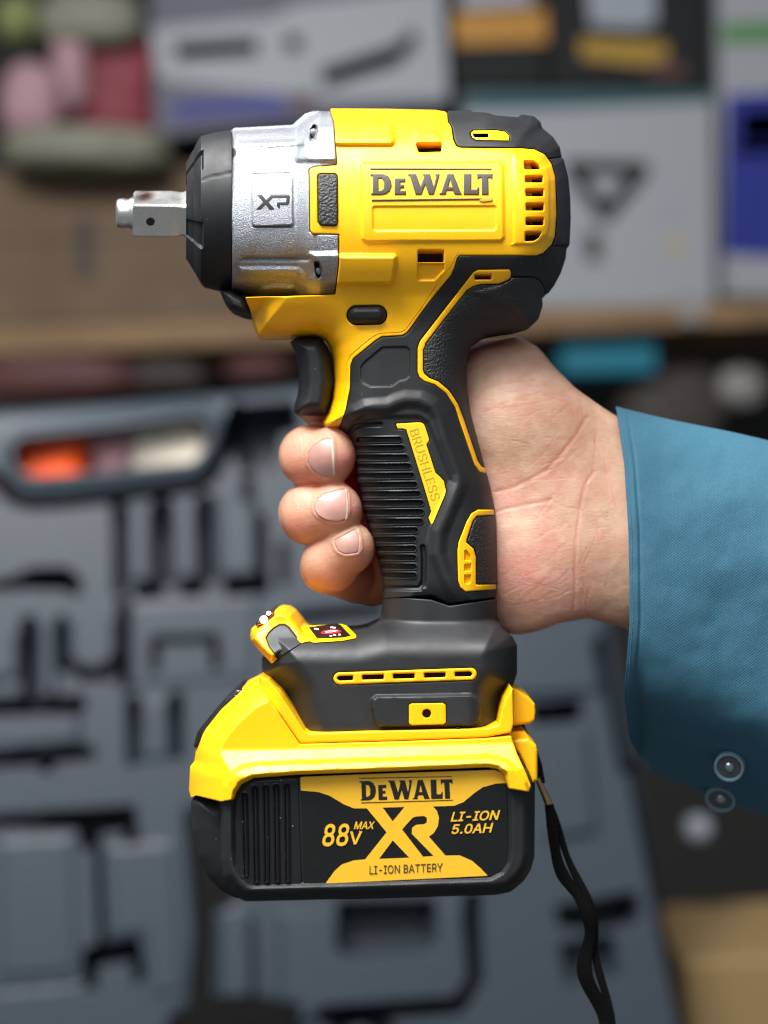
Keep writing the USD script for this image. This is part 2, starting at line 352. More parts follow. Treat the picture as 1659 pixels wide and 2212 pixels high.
# foot (base of the handle)
FOOT = P(C(4, (745, 207), (800, 198), (838, 172), (858, 130), (864, 62), (870, 50), (1070, 66), (1090, 74), (1145, 92), (1345, 62), (1345, 130), (1368, 188), (1412, 222), (1430, 258), (1430, 375), (1412, 430), (1374, 488), (1362, 530), (1352, 588), (1300, 604),
              (1180, 608), (850, 615), (552, 625), (535, 615), (440, 472), (382, 402), (356, 372), (354, 310), (380, 290), (440, 252), (560, 225)), r=3)
FOOTW = P(C(4, (300, 180), (745, 178), (864, 150), (1345, 150), (1412, 212), (1430, 258), (1430, 375), (1412, 430), (1374, 488), (1362, 530), (1352, 588), (1300, 604), (1180, 608), (850, 615), (552, 625), (535, 615), (440, 472), (382, 402), (356, 372), (354, 310), (380, 270)), r=3)
FOOTW = unary_union([FOOTW, P(C(4, (450, 480), (1380, 480), (1380, 800), (520, 800)), r=0)]).buffer(-26).buffer(52).buffer(-26)
NECK = P(C(4, (864, -400), (1345, -400), (1345, 500), (864, 500)), r=0)
FT = [relief(P(C(4, (815, 482), (835, 466), (1240, 461), (1275, 475), (1292, 510), (1278, 580), (1240, 604), (850, 606), (825, 580), (812, 520)), r=5), 13, 6)]
def H_foot(p):
    f = dome_profile(np.maximum(sdist(FOOTW, p), 0), 84, 194, 2.1)
    n = dome_profile(np.maximum(sdist(NECK, p), 0), 100, 124, 2.3)
    return np.maximum(smax(f, n, 60), 1.0)
def H_footr(p): return apply_relief(p, H_foot(p), FT)

# ------------------------------------------------------------------ the impact wrench
tool = thing('impact_wrench', 'yellow and black cordless impact wrench with silver nose, held up in the hand', 'impact wrench', (0, 0, Z0 - 0.125))
gap = 0.9
slots = [P(C(2, (1226, 380), (1285, 384), (1312, 405), (1326, 432), (1230, 434))), P(C(2, (1233, 470), (1338, 470), (1338, 511), (1234, 511))), P(C(2, (1236, 549), (1342, 549), (1342, 593), (1238, 593))),
         P(C(2, (1238, 633), (1343, 633), (1343, 678), (1239, 678))), P(C(2, (1239, 719), (1342, 719), (1342, 765), (1237, 765))), P(C(2, (1235, 803), (1334, 803), (1314, 838), (1286, 857), (1233, 860)))]
sq = [P(C(2, (584, 282), (738, 280), (735, 328), (602, 331))), P(C(2, (598, 912), (750, 912), (750, 984), (595, 985)))]
dpad = P(C(1, (1412, 520), (1425, 506), (1525, 506), (1540, 520), (1541, 828), (1525, 842), (1432, 838), (1416, 825)))
fr = LineString(C(2, (232, 1299), (356, 1297))).buffer(19.0)
house = part(tool, 'motor_housing', solid(YH.difference(unary_union([*slots, *sq, dpad.buffer(0.8), fr.buffer(2.0)])), H_yellow, edge_r=3.2, feats=[(q, s) for q, _, s in YB]), M['yellow'])
core = YH.union(SILB).buffer(-14)
part(tool, 'dark_filler', solid(core, lambda p: np.maximum(np.minimum(H_base(p) - 50, dome_profile(np.maximum(sdist(core, p), 0), 40, 300)), 1), edge_r=0, grid=14), M['dark'], smooth=60)  # dark core added as filler so gaps and vents look shaded
def hring(x0, x1, r0, r1, n=64, cy=AX, prof=None):
    """solid of revolution about the tool's horizontal axis: prof = [(x, r)]"""
    prof = np.array(prof, float)
    a = np.linspace(0, 2 * np.pi, n, endpoint=False)
    v = np.stack([np.repeat(prof[:, 0], n), cy - (prof[:, 1:2] * np.cos(a)).ravel(), (prof[:, 1:2] * np.sin(a)).ravel()], 1)
    f = []
    for i in range(len(prof) - 1):
        j = np.arange(n); k = (j + 1) % n
        f += [np.stack([i * n + j, i * n + k, (i + 1) * n + j], 1), np.stack([i * n + k, (i + 1) * n + k, (i + 1) * n + j], 1)]
    return v, np.vstack(f)
def ortho(v, h0=0.0): return np.stack([(v[:, 0] - CX) * S * (D - h0 * S) / D, -v[:, 2] * S, Z0 + (CY - v[:, 1]) * S], 1)
def yawed(v):
    w_ = ortho(v); w_[:, 0] *= (D - np.abs(v[:, 2]) * S) / D
    return w_
def facing(v, f):
    m = trimesh.Trimesh(v, f, process=False)
    if m.volume < 0: f = f[:, ::-1]
    return v, f
fanm = []
fv, ff = hring(0, 0, 0, 0, prof=[(1128, 0.1), (1128, 160), (1150, 160), (1150, 0.1)])
fanm.append(facing(ortho(fv, 165), ff))
part(house, 'fan_shroud', facing(*joined(fanm)), M['fan'], label='pale pink fan ring behind the vent slots')
part(tool, 'rubber_pad', solid(dpad, H_yellow, edge_r=2.4, thick=14, lift=5), M['rubber'])
part(tool, 'direction_switch', solid(fr, lambda p: apply_relief(p, H_yellow(p), [(fr, 9, 12)]), edge_r=5, thick=24, lift=3), M['black'])

# black overmould pieces
stripe = P(C(2, (925, 1042), (950, 1028), (1143, 1025), (1151, 1045), (1148, 1075), (1130, 1092), (1080, 1112), (970, 1114), (930, 1125), (888, 1150), (640, 1470)),
           C(3, (1020, 240), (1006, 270), (1005, 388), (1012, 410), (1042, 435), (1095, 455), (1160, 510), (1212, 590), (1250, 690), (1330, 930), (1352, 963), (1378, 972), (1378, 1000), (1340, 992), (1310, 950), (1230, 720), (1195, 612), (1140, 527), (1075, 477), (1010, 455), (983, 433), (971, 400), (971, 258), (985, 215)), r=1.0)
trim = P(C(3, (1427, 1217), (1330, 1217), (1290, 1240), (1262, 1290), (1215, 1410), (1208, 1460), (1212, 1640), (1225, 1680), (1255, 1705), (1437, 1690), (1440, 1660), (1320, 1662), (1320, 1500), (1305, 1450), (1262, 1412), (1265, 1392), (1300, 1285), (1325, 1255), (1427, 1247)), r=1.2)
lpad = P(C(3, (1470, 1249), (1327, 1257), (1303, 1287), (1268, 1394), (1266, 1410), (1308, 1447), (1323, 1498), (1323, 1660), (1470, 1659)), r=1.0).intersection(SILB)
inlay = P(C(3, (842, 706), (985, 698), (1008, 706), (1018, 725), (1042, 800), (1038, 812), (1025, 830), (1080, 1000), (1105, 1022), (1130, 1050), (1141, 1105), (1136, 1130), (1062, 1302), (1052, 1308), (1036, 1268), (1052, 1228), (1018, 1110), (905, 745), (885, 738), (852, 738)), r=1.6)
tinl = P(C(2, (910, 218), (928, 202), (1060, 200), (1115, 210), (1140, 235), (1138, 262), (945, 260), (920, 245)), r=1.5)
tslot = P(C(2, (921, 221), (1014, 221), (1014, 243), (932, 243)), r=1.0)
bslot = P(C(2, (933, 1056), (1034, 1056), (1030, 1086), (934, 1087)), r=1.0)
rearpoly = Polygon(C(2, (1340, 378), (1395, 368), (1456, 358), (1600, 300), (1600, 889), (1405, 887), (1340, 875)))
padpoly = Polygon(np.vstack([C(2, (975, 1118), (1082, 1115), (1134, 1094), (1152, 1072), (1285, 1070), (1326, 1096), (1346, 1140), (1352, 1178), (1420, 1180), (1420, 1420), (1100, 1480)),
                   C(3, (1400, 300), (1320, 500), (1420, 975), (1352, 963), (1330, 930), (1250, 690), (1212, 590), (1160, 510), (1095, 455), (1042, 435), (1012, 410), (1005, 388), (1006, 270), (1020, 240)), C(2, (640, 1470), (888, 1150), (930, 1125))])).buffer(0)
OV = SILB.difference(unary_union([YH.buffer(gap), stripe.buffer(gap * .5), trim.buffer(gap * .5), lpad.buffer(gap * .6), inlay.buffer(gap * .4), tinl.buffer(gap * .5)]))
pad = OV.intersection(padpoly).buffer(-0.5)
OV = OV.difference(padpoly.buffer(0.5))
rear = OV.intersection(rearpoly).buffer(-0.6)
topb = OV.intersection(Polygon(C(2, (600, 0), (1600, 0), (1600, 298), (1456, 356), (1395, 366), (1340, 376), (700, 376)))).buffer(-0.3)
grip = OV.difference(Polygon(C(2, (500, 0), (1600, 0), (1600, 890), (1405, 889), (1340, 877), (500, 877))))
def big(g, a=150):
    return [q for q in getattr(g, 'geoms', [g]) if q.geom_type == 'Polygon' and q.area > a]
gfe = [(q, s) for q, _, s in GR]
for g in big(grip): part(tool, 'grip_overmould', solid(g, H_black, edge_r=2.6, feats=gfe, grid=4.0), M['black'])
for g in big(topb): part(tool, 'top_bumper', solid(g, H_black, edge_r=4, grid=5), M['black'])
for g in big(rear): part(tool, 'rear_cap', solid(g, lambda p: H_black(p) + 3, edge_r=5, grid=5), M['rearcap'])
for g in big(pad): part(tool, 'grip_pad', solid(g, H_black, edge_r=3, grid=4.5), M['rubber'])
for g in big(lpad.buffer(-0.4)): part(tool, 'palm_pad', solid(g, lambda p: H_black(p) + 2, edge_r=3, grid=4.5), M['rubber'])
part(tool, 'trim_stripe', solid(stripe.difference(bslot), lambda p: H_base(p), edge_r=3.5, grid=4), M['yellow'])
wins = [P(C(3, (1248, 1456), (1262, 1452), (1288, 1488), (1290, 1524), (1248, 1522)), r=1), P(C(3, (1248, 1540), (1290, 1540), (1290, 1584), (1248, 1584)), r=1), P(C(3, (1248, 1600), (1290, 1600), (1290, 1650), (1275, 1662), (1248, 1658)), r=1)]
TW = [(w, -7, 3) for w in wins]
part(tool, 'lower_trim', solid(trim, lambda p: apply_relief(p, H_base(p) + 2, TW), edge_r=3, grid=4, feats=[(w, s) for w, _, s in TW]), M['yellow'])
inl = part(tool, 'grip_inlay', solid(inlay, lambda p: H_black(p) + 1.0, edge_r=2.0, grid=4, thick=20), M['yellow_in'])
part(tool, 'top_inlay', solid(tinl.difference(tslot), lambda p: H_base(p) - 1.0, edge_r=2, grid=4, thick=20), M['yellow'])

# lettering
def wrap_text(text, height, mapper, hfun, lift=0.8, bold=True, thick=4.0, sub=2.0):
    m = meshkit.text_mesh(text, 1.0, depth=0.05, bold=bold)
    v = np.array(m.vertices)
    q = mapper(v[:, :2])
    return q, v, np.array(m.faces)
def text_part(parent, name, text, p0, ex, ey, hfun, material, lift=1.0, bold=True, width=None):
    """text from p0; ex, ey: drafting vectors for one unit of advance (cap height) and up; width: squeeze to this many units"""
    m = meshkit.text_mesh(text, 1.0, depth=0.05, bold=bold)
    v = np.array(m.vertices); k = 1.0
    x0, x1 = v[:, 0].min(), v[:, 0].max()
    vx = v[:, 0] - x0
    if width: vx = vx * width / (x1 - x0)
    q = np.asarray(p0, float) + vx[:, None] * np.asarray(ex) + v[:, 1:2] * np.asarray(ey)
    top = v[:, 2] > 0.025
    h = hfun(q) + np.where(top, lift, -2.0)
    return part(parent, name, facing(W(q[:, 0], q[:, 1], h), np.array(m.faces)), material, smooth=False)
LOGO = {'D': [(313, 460), (390, 460), (420, 472), (437, 500), (440, 530), (428, 560), (405, 577), (375, 582), (318, 582), (318, 575), (328, 570), (328, 470), (313, 468)],
        'Dh': [(362, 484), (384, 486), (396, 510), (394, 545), (380, 557), (362, 560)],
        'E': [(458, 486), (521, 486), (521, 506), (492, 506), (492, 524), (514, 524), (514, 541), (492, 541), (492, 560), (525, 560), (525, 581), (458, 581)],
        'W': [(538, 460), (586, 460), (612, 535), (632, 478), (624, 460), (668, 460), (690, 535), (703, 478), (698, 460), (724, 460), (724, 468), (690, 580), (660, 580), (640, 522), (616, 580), (582, 580), (548, 470), (538, 468)],
        'A': [(770, 460), (808, 460), (852, 572), (858, 580), (815, 580), (804, 556), (768, 556), (762, 572), (764, 580), (725, 580), (725, 573), (736, 570)],
        'Ah': [(788, 490), (801, 536), (776, 536)],
        'L': [(868, 460), (914, 460), (912, 552), (944, 552), (952, 538), (960, 538), (958, 581), (868, 581)],
        'T': [(946, 460), (1040, 460), (1038, 492), (1026, 481), (1014, 481), (1016, 581), (976, 581), (974, 481), (960, 481), (950, 493)],
        'line': [(313, 425), (1034, 427), (1034, 432), (313, 432)], 'line2': [(322, 611), (1036, 603), (1040, 611), (322, 620)]}
def logo(parent, tf, hfun, material, lift, names=('D', 'E', 'W', 'A', 'L', 'T', 'line', 'line2')):
    for n in names:
        g = Polygon(tf(np.array(LOGO[n], float)))
        if n + 'h' in LOGO: g = g.difference(Polygon(tf(np.array(LOGO[n + 'h'], float))))
        g = g.buffer(0)
        part(parent, 'lettering_rule' if 'line' in n else 'letter', solid(g, hfun, edge_r=0.8, edge_drop=0.5, thick=4, grid=6, lift=lift), material)
logo(house, lambda q: C(2, *q), H_yellow, M['print_black'], 2.2)
part(house, 'melt_mark', solid(P(C(2, (958, 612), (985, 602), (1030, 602), (1046, 610), (1035, 622), (985, 628), (962, 622))), H_yellow, edge_r=2, thick=4, lift=2.6), M['brush_print'])
d = C(3, (935, 740), (1065, 1150)); ex = (d[1] - d[0]); L = np.linalg.norm(ex); ex = ex / L
text_part(inl, 'lettering', 'BRUSHLESS', C(3, (922, 748))[0], ex, np.array([ex[1], -ex[0]]) * 20 / 1.0 * 1.0, lambda p: H_black(p) + 1.0, M['brush_print'], lift=0.5, bold=False, width=L * 1.02)

# gear housing
GH = P(C(1, (826, 236), (870, 206), (1245, 186), (1330, 112), (1380, 96), (1494, 96), (1517, 166), (1527, 330), (1533, 444), (1388, 457), (1354, 474), (1360, 882), (1379, 900), (1548, 904), (1548, 1100), (1523, 1291), (1335, 1297), (944, 1307), (852, 1272), (852, 900), (838, 500)), r=2)
shapely.prepare(GH)
GB = [(P(C(1, (880, 285), (1330, 268), (1380, 290), (1330, 330), (1100, 345), (900, 335)), r=4), 9, 9),
      (P(C(1, (1290, 300), (1340, 230), (1400, 170), (1600, 160), (1600, 440), (1360, 440), (1260, 440), (1250, 400)), r=6), 11, 12),
      (P(C(1, (1385, 175), (1410, 190), (1415, 235), (1395, 285), (1362, 300), (1352, 270), (1360, 210)), r=4), -40, 7),
      (P(C(1, (900, 1035), (1330, 1030), (1370, 1060), (1350, 1085), (900, 1085)), r=4), -8, 9),
      (P(C(1, (880, 1100), (1290, 1100), (1340, 1150), (1330, 1200), (1100, 1190), (880, 1180)), r=6), 8, 12),
      (P(C(1, (1330, 1010), (1600, 1000), (1600, 1250), (1400, 1240), (1330, 1200), (1400, 1120)), r=6), 13, 12),
      (P(C(1, (1385, 1070), (1425, 1070), (1445, 1130), (1438, 1185), (1410, 1200), (1392, 1160)), r=4), -40, 7),
      (P(C(1, (985, 520), (1240, 512), (1255, 530), (1258, 835), (1240, 850), (1000, 855), (980, 840), (972, 540)), r=4), 3.5, 5),
      (P(C(1, (985, 500), (1240, 492), (1240, 512), (985, 520))), -3.5, 4), (P(C(1, (990, 842), (1240, 842), (1240, 862), (990, 862))), -4.5, 4),
      (P(C(1, (1230, 400), (1330, 380), (1360, 420), (1300, 480), (1250, 470))), -3, 8),
      (P(C(1, (980, 1290), (1050, 1230), (1150, 1215), (1260, 1225), (1340, 1290), (1330, 1320), (960, 1320)), r=5), 14, 12)]
def H_gear(p):
    R = np.interp(p[:, 0], [480, 640, 668, 692, 760], [176, 184, 206, 218, 220])
    R = R - 3 * sstep((p[:, 1] - AX + 60) / 120)
    dy = np.abs(p[:, 1] - AX)
    h = R * 0.965 * np.maximum(1 - np.minimum(dy / R, 1) ** 2.1, 0) ** (1 / 2.1)
    h = smax(h, dome_profile(np.maximum(640 - p[:, 1], 0), 50, 90) * sstep((p[:, 0] - 520) / 60) * (p[:, 1] > AX), 8)
    return np.maximum(apply_relief(p, h, GB), 1)
gear = part(tool, 'gear_housing', solid(GH, H_gear, edge_r=4, grid=3.6, feats=[(q, s) for q, _, s in GB]), M['silver'], label='cast silver metal gear housing')
xp = Polygon(C(1, (1012, 640), (1046, 640), (1076, 675), (1108, 640), (1222, 640), (1232, 652), (1226, 700), (1216, 710), (1168, 710), (1162, 742), (1145, 715), (1146, 690), (1203, 690), (1208, 662), (1120, 662), (1092, 690), (1134, 740), (1096, 740), (1070, 708), (1040, 740), (1004, 740), (1055, 690))).buffer(0)
part(gear, 'lettering', solid(xp, H_gear, edge_r=1, thick=4, lift=0.8, grid=5), M['print_dark'])
for (cx, cy) in ((1387, 236), (1418, 1135)):
    c = C(1, (cx, cy))[0]
    q = Point(c).buffer(10)
    part(gear, 'screw', solid(q, lambda p: np.full(len(p), float(H_gear(np.array([c + [25, 0]]))[0]) - 30) - 0.0, edge_r=5, thick=12), M['screw'])

# nose cover
prof = [(425, 0.1), (405, 60), (402, 96), (402, 106), (406, 112), (428, 152), (434, 160), (466, 168), (494, 172), (500, 172), (502, 158), (520, 158), (520, 0.1)]
nv, nf = hring(0, 0, 0, 0, n=192, prof=np.array(prof) + [[0, 0]] * len(prof))
# finer profile with cut lugs
pr = np.array(prof); tt = np.r_[0, np.cumsum(np.hypot(*np.diff(pr, axis=0).T))]
ts = np.unique(np.r_[tt, np.linspace(0, tt[-1], 90)])
pr2 = np.stack([np.interp(ts, tt, pr[:, 0]), np.interp(ts, tt, pr[:, 1])], 1)
nv, nf = hring(0, 0, 0, 0, n=240, prof=pr2)
ang = np.arctan2(nv[:, 2], AX - nv[:, 1])              # 0 = top, pi/2 = towards viewer
rad = np.hypot(nv[:, 2], AX - nv[:, 1])
lug = np.abs(((ang - 1.02) / (np.pi / 3) + 0.5) % 1 - 0.5) * (np.pi / 3)
cut = sstep((0.19 - lug) / 0.04) * sstep((nv[:, 0] - 401) / 2) * sstep((440 - nv[:, 0]) / 3) * (rad > 100)
seam = np.exp(-((ang - (1.33 - 0.0008 * (nv[:, 0] - 440))) / 0.012) ** 2) * (nv[:, 0] > 436) * (rad > 120)
ledge = np.exp(-((nv[:, 0] - 418) / 2.0) ** 2) * (rad > 110)
k = 1 - (cut * 0.075 + seam * 0.016 + ledge * 0.018)
nv[:, 1] = AX + (nv[:, 1] - AX) * k; nv[:, 2] *= k
part(tool, 'nose_cover', facing(yawed(nv), nf), M['black'], smooth=28)

# drive shaft with square drive
def square_drive():
    a, th = 38.0, math.radians(-36.5)
    n = 10
    sec = []
    for k in range(4):
        c0 = k * math.pi / 2 + math.pi / 4
        for t in np.linspace(-0.75, 0.75, 5):
            ca, sa = math.cos(c0), math.sin(c0)
            cx, cy = (a - 6) * math.copysign(1, ca), (a - 6) * math.copysign(1, sa)
            sec.append((cx + 6 * math.cos(c0 + t), cy + 6 * math.sin(c0 + t)))
    sec = np.array(sec)
    R = np.array([[math.cos(th), -math.sin(th)], [math.sin(th), math.cos(th)]])
    rings = []
    ang = np.arctan2(sec[:, 1], sec[:, 0])
    for x, s, rnd in ((286, 0.3, 0), (286, 0.86, 0), (288, 0.94, 0), (292, 1.0, 0), (368, 1.0, 0), (376, 1.0, .15), (386, 1.0, .5), (394, 1.02, .95), (402, 1.1, 1), (420, 1.1, 1)):
        circ = np.stack([np.cos(ang), np.sin(ang)], 1) * 46
        q = (sec * (1 - rnd) + circ * rnd) * s @ R.T
        rings.append(np.column_stack([np.full(len(q), x), 462 - q[:, 1], q[:, 0]]))
    m = len(sec); v = np.vstack(rings); f = []
    for i in range(len(rings) - 1):
        j = np.arange(m); k = (j + 1) % m
        f += [np.stack([i * m + j, (i + 1) * m + j, i * m + k], 1), np.stack([i * m + k, (i + 1) * m + j, (i + 1) * m + k], 1)]
    f.append(np.stack([np.zeros(m - 2, int), np.arange(1, m - 1), np.arange(2, m)], 1))
    return v, np.vstack(f), R, a
sv, sf, R2, sa = square_drive()
drive = part(tool, 'drive_shaft', facing(yawed(sv), sf), M['steel'], smooth=25, label='bright square steel drive with a rust spot')
tv, tf_ = hring(0, 0, 0, 0, n=64, cy=461, prof=[(250, 0.1), (250, 22), (252, 28), (257, 31.5), (267, 32), (273, 30.5), (279, 31), (283, 34), (290, 35), (290, 0.1)])
part(drive, 'drive_tip', facing(yawed(tv), tf_), M['steel'], smooth=40)
# pin hole on the lower face of the square
nrm = R2 @ np.array([0.0, -1.0])       # (towards viewer, up)
hc = trimesh.creation.cylinder(radius=9.5, height=3.0, sections=28)
hv = np.array(hc.vertices)
zx = np.array([0, -nrm[1], nrm[0]]); tx = np.array([1.0, 0, 0]); tw = np.cross(zx, tx)
best = None
faces_n = [R2 @ np.array(v_) for v_ in ((1.0, 0), (0, 1.0), (-1.0, 0), (0, -1.0))]
low = min(faces_n, key=lambda n_: n_[1] - 0.9 * n_[0])
zx = np.array([0, -low[1], low[0]]); tw = np.cross(zx, tx)
pv = np.array([325, 462, 0]) + hv[:, :1] * tx + hv[:, 1:2] * tw + (hv[:, 2:] + sa - 1.0) * zx
part(drive, 'pin_hole', facing(yawed(pv), np.array(hc.faces)), M['dark'])

# hook under the nose, trigger
hook = P(C(1, (765, 1256), (850, 1262), (944, 1312), (982, 1434), (900, 1420), (832, 1392), (806, 1352)), r=3)
part(tool, 'lower_nose_guard', solid(hook, lambda p: dome_profile(np.maximum(sdist(hook, p), 0), 14, 84), edge_r=0, grid=5), M['black'])
trig = P(C(3, (213, 218), (260, 190), (395, 190), (440, 250), (465, 330), (476, 455), (464, 560), (440, 640), (420, 657), (262, 657), (240, 630), (243, 590), (258, 540), (268, 470), (264, 370), (248, 285)), r=3)
tgl = (LineString(C(3, (236, 612), (450, 616))).buffer(1.5), -5, 1.5)
part(tool, 'trigger', solid(trig, lambda p: apply_relief(p, dome_profile(np.maximum(sdist(trig, p), 0), 30, 74, 2.0), [tgl]), edge_r=0, grid=4), M['black'])

# foot of the handle
vs = LineString(C(4, (682, 398), (1235, 379))).buffer(13.4, 12)
vslots = [P(C(4, *q), r=2) for q in ([(669, 396), (680, 387), (738, 385), (738, 404), (682, 407)], [(778, 383), (868, 380), (868, 400), (778, 403)], [(908, 378), (998, 376), (998, 396), (908, 399)], [(1039, 374), (1128, 372), (1128, 391), (1039, 395)], [(1168, 370), (1232, 368), (1242, 378), (1234, 388), (1168, 390)])]
plate = P(C(4, (974, 510), (985, 503), (1118, 501), (1130, 510), (1131, 583), (1122, 591), (985, 595), (974, 588)), r=3)
hole = Point(C(4, (1049, 545))[0]).buffer(9.4)
foot = part(tool, 'handle_foot', solid(FOOT.difference(unary_union([vs.buffer(0.8), plate.buffer(0.6)])), H_footr, edge_r=2.6, grid=4.5, feats=[(q, s) for q, _, s in FT]), M['foot'])
part(foot, 'vent_strip', solid(vs.difference(unary_union(vslots)), H_footr, edge_r=4, thick=30, grid=4, lift=2.5), M['yellow'])
part(foot, 'vent_backing', solid(vs.buffer(1.2), H_footr, edge_r=0, thick=6, grid=6, lift=-24), M['dark'])
part(foot, 'accessory_plate', solid(plate.difference(hole), H_footr, edge_r=2.5, thick=20, grid=4, lift=1.5), M['yellow'])
part(foot, 'plate_hole', solid(hole.buffer(1.5), H_footr, edge_r=0, thick=4, grid=4, lift=-17), M['dark'])
nub = Point(C(4, (1180, 610))[0]).buffer(5)
part(foot, 'rivet', solid(nub, H_footr, edge_r=3, thick=8, lift=10), M['dark'])

# work light housing and control panel
led = P(C(4, (305, 215), (310, 188), (330, 172), (400, 112), (420, 103), (455, 108), (482, 125), (512, 162), (532, 192), (556, 240), (522, 250), (420, 315), (396, 336), (345, 282), (308, 238)), r=2)
linl = P(C(4, (372, 228), (382, 208), (405, 186), (430, 172), (452, 172), (470, 184), (522, 250), (420, 314), (384, 262)), r=2)
def H_led(p): return np.maximum(H_foot(p) + 5, dome_profile(np.maximum(sdist(led, p), 0), 15, 128, 2.4) + 52 * sstep((p[:, 1] - C(4, (0, 150))[0, 1]) / 90))
lh = part(tool, 'work_light', solid(led.difference(linl.buffer(0.6)), H_led, edge_r=3, grid=4), M['yellow'])
part(lh, 'side_window', solid(linl, H_led, edge_r=3, thick=20, grid=4, lift=-1.5), M['grey_inlay'])
lc = C(4, (355, 158), (392, 124))
rfl = P(C(6, (168, 352), (182, 300), (215, 262), (290, 196), (330, 176), (385, 182), (395, 200), (330, 270), (250, 330)), r=1.5)
part(lh, 'reflector', solid(rfl, lambda p: np.full(len(p), 128.0), edge_r=5, grid=5), M['reflector'])
for (x, y, r) in ((268, 272, 50), (325, 196, 28)):
    c = C(6, (x, y))[0]; b = trimesh.creation.icosphere(3, r * 0.182)
    v = np.array(b.vertices); part(lh, 'light_lens', (W(c[0] + v[:, 0], c[1] - v[:, 1], 126 + v[:, 2] * 0.8), np.array(b.faces)[:, :]), M['led'], smooth=True)
tray = P(C(6, (700, 350), (840, 340), (1190, 322), (1250, 340), (1365, 452), (1365, 490), (1200, 525), (860, 548), (820, 530), (700, 545), (640, 470)), r=1.5)
scr = P(C(6, (800, 360), (1120, 316), (1180, 332), (1302, 462), (1200, 482), (900, 492)), r=1.0)
ty0, ty1 = C(6, (0, 310), (0, 550))[:, 1]
def H_tray(p): return 60 + (p[:, 1] - ty0) / (ty1 - ty0) * 108
_ht = H_tray
def H_tray(p): return np.maximum(_ht(p), H_foot(p) + 5)
tr = part(tool, 'control_panel', solid(tray, H_tray, edge_r=2.5, thick=28, grid=5), M['yellow'])
sc_ = part(tr, 'panel_sticker', solid(scr, H_tray, edge_r=1, thick=6, grid=5, lift=2.5), M['label_black'])
pb = P(C(6, (942, 425), (975, 402), (1060, 388), (1140, 388), (1192, 402), (1180, 422), (1120, 438), (1020, 446), (955, 442)), r=1)
pbi = P(C(6, (988, 412), (1060, 395), (1140, 396), (1150, 408), (1080, 420), (1005, 426)), r=.6)
pbh = P(C(6, (1010, 412), (1065, 402), (1120, 402), (1080, 414)), r=.3)
part(tr, 'push_button', solid(pb, H_tray, edge_r=1.5, thick=5, grid=4, lift=5), M['red'])
part(tr, 'button_ring', solid(pbi.difference(pbh), H_tray, edge_r=.5, thick=3, grid=4, lift=5.8), M['white_print'])
for (x, y) in ((1075, 362), (1105, 366), (880, 378), (905, 384), (1065, 462), (1110, 452), (1165, 448)):
    q = sbox(*np.ravel([C(6, (x - 16, y - 9)), C(6, (x + 16, y + 9))]))
    part(tr, 'panel_mark', solid(q, H_tray, edge_r=0, thick=3, grid=6, lift=3.4), M['white_print'])

# yellow flange and battery
flange = P(C(4, (344, 388), (382, 405), (440, 475), (535, 618), (552, 628), (850, 618), (1300, 607), (1352, 592), (1364, 530), (1376, 490), (1412, 432), (1416, 590), (1405, 625), (1300, 645), (900, 660), (516, 671), (350, 432)), r=1.5)
part(tool, 'foot_flange', solid(flange, lambda p: np.minimum(206, 120 + 2.0 * np.maximum(p[:, 0] - 560, 0)), edge_r=4, grid=5), M['yellow'])
tab = P(C(4, (1405, 430), (1425, 440), (1480, 475), (1506, 505), (1509, 540), (1505, 572), (1488, 588), (1405, 597)), r=3)
part(tool, 'belt_tab', solid(tab, lambda p: np.full(len(p), 74.0), edge_r=7, grid=5), M['yellow'])

BT = P(C(4, (165, 880), (168, 1000), (172, 1160), (186, 1235), (225, 1295), (275, 1338), (800, 1325), (1340, 1310), (1402, 1298), (1458, 1252), (1488, 1205), (1503, 1150), (1506, 820), (1450, 700), (300, 700)), r=6)
BT = BT.buffer(-30).buffer(30)
frame_in = P(C(4, (222, 780), (222, 1120), (232, 1190), (255, 1235), (300, 1285), (800, 1272), (1320, 1254), (1375, 1225), (1405, 1180), (1412, 1120), (1410, 700), (222, 700)), r=8)
frame_in = frame_in.buffer(-24).buffer(24)
def H_bat(p):
    h = dome_profile(np.maximum(sdist(BT, p), 0), 26, 240, 2.4)
    yt = np.interp(p[:, 0], *C(4, (300, 812), (1340, 786)).T)
    h = np.minimum(h, 200 + 40 * sstep((p[:, 1] - yt + 6) / 8))
    return apply_relief(p, h, BR)
ribs = []
for x0, y0, x1, y1 in ((282, 892, 287, 1222), (325, 862, 331, 1248), (371, 858, 375, 1248), (414, 855, 419, 1246), (459, 853, 463, 1244)):
    ribs.append(LineString(C(4, (x0, y0), (x1, y1))).buffer(5.2, 8))
gp = P(C(4, (240, 1000), (242, 920), (262, 875), (300, 838), (340, 826), (508, 818), (524, 1262), (310, 1268), (262, 1235), (245, 1190)), r=5)
BR = [(frame_in, -11, 12)]
RB = [(r_, 5, 3) for r_ in [q.buffer(2.5) for q in ribs]] + [(r_, -9, 4) for r_ in ribs]
for q, *_ in BR + RB: shapely.prepare(q)
shapely.prepare(BT)
bat = part(tool, 'battery', solid(BT, H_bat, edge_r=0, grid=5, feats=[(q, s) for q, _, s in BR]), M['black'], label='black slide-in battery under a yellow cover')
endb = P(C(4, (52, 890), (300, 880), (300, 1330), (240, 1322), (180, 1290), (128, 1235), (88, 1150), (62, 1040)), r=20)
part(bat, 'end_block', solid(endb, lambda p: np.full(len(p), 150.0), edge_r=60, grid=5), M['black'])
part(bat, 'grip_panel', solid(gp, lambda p: apply_relief(p, H_bat(p) + 3, RB), edge_r=3, thick=10, grid=4, feats=[(q, s) for q, _, s in RB]), M['gloss'])
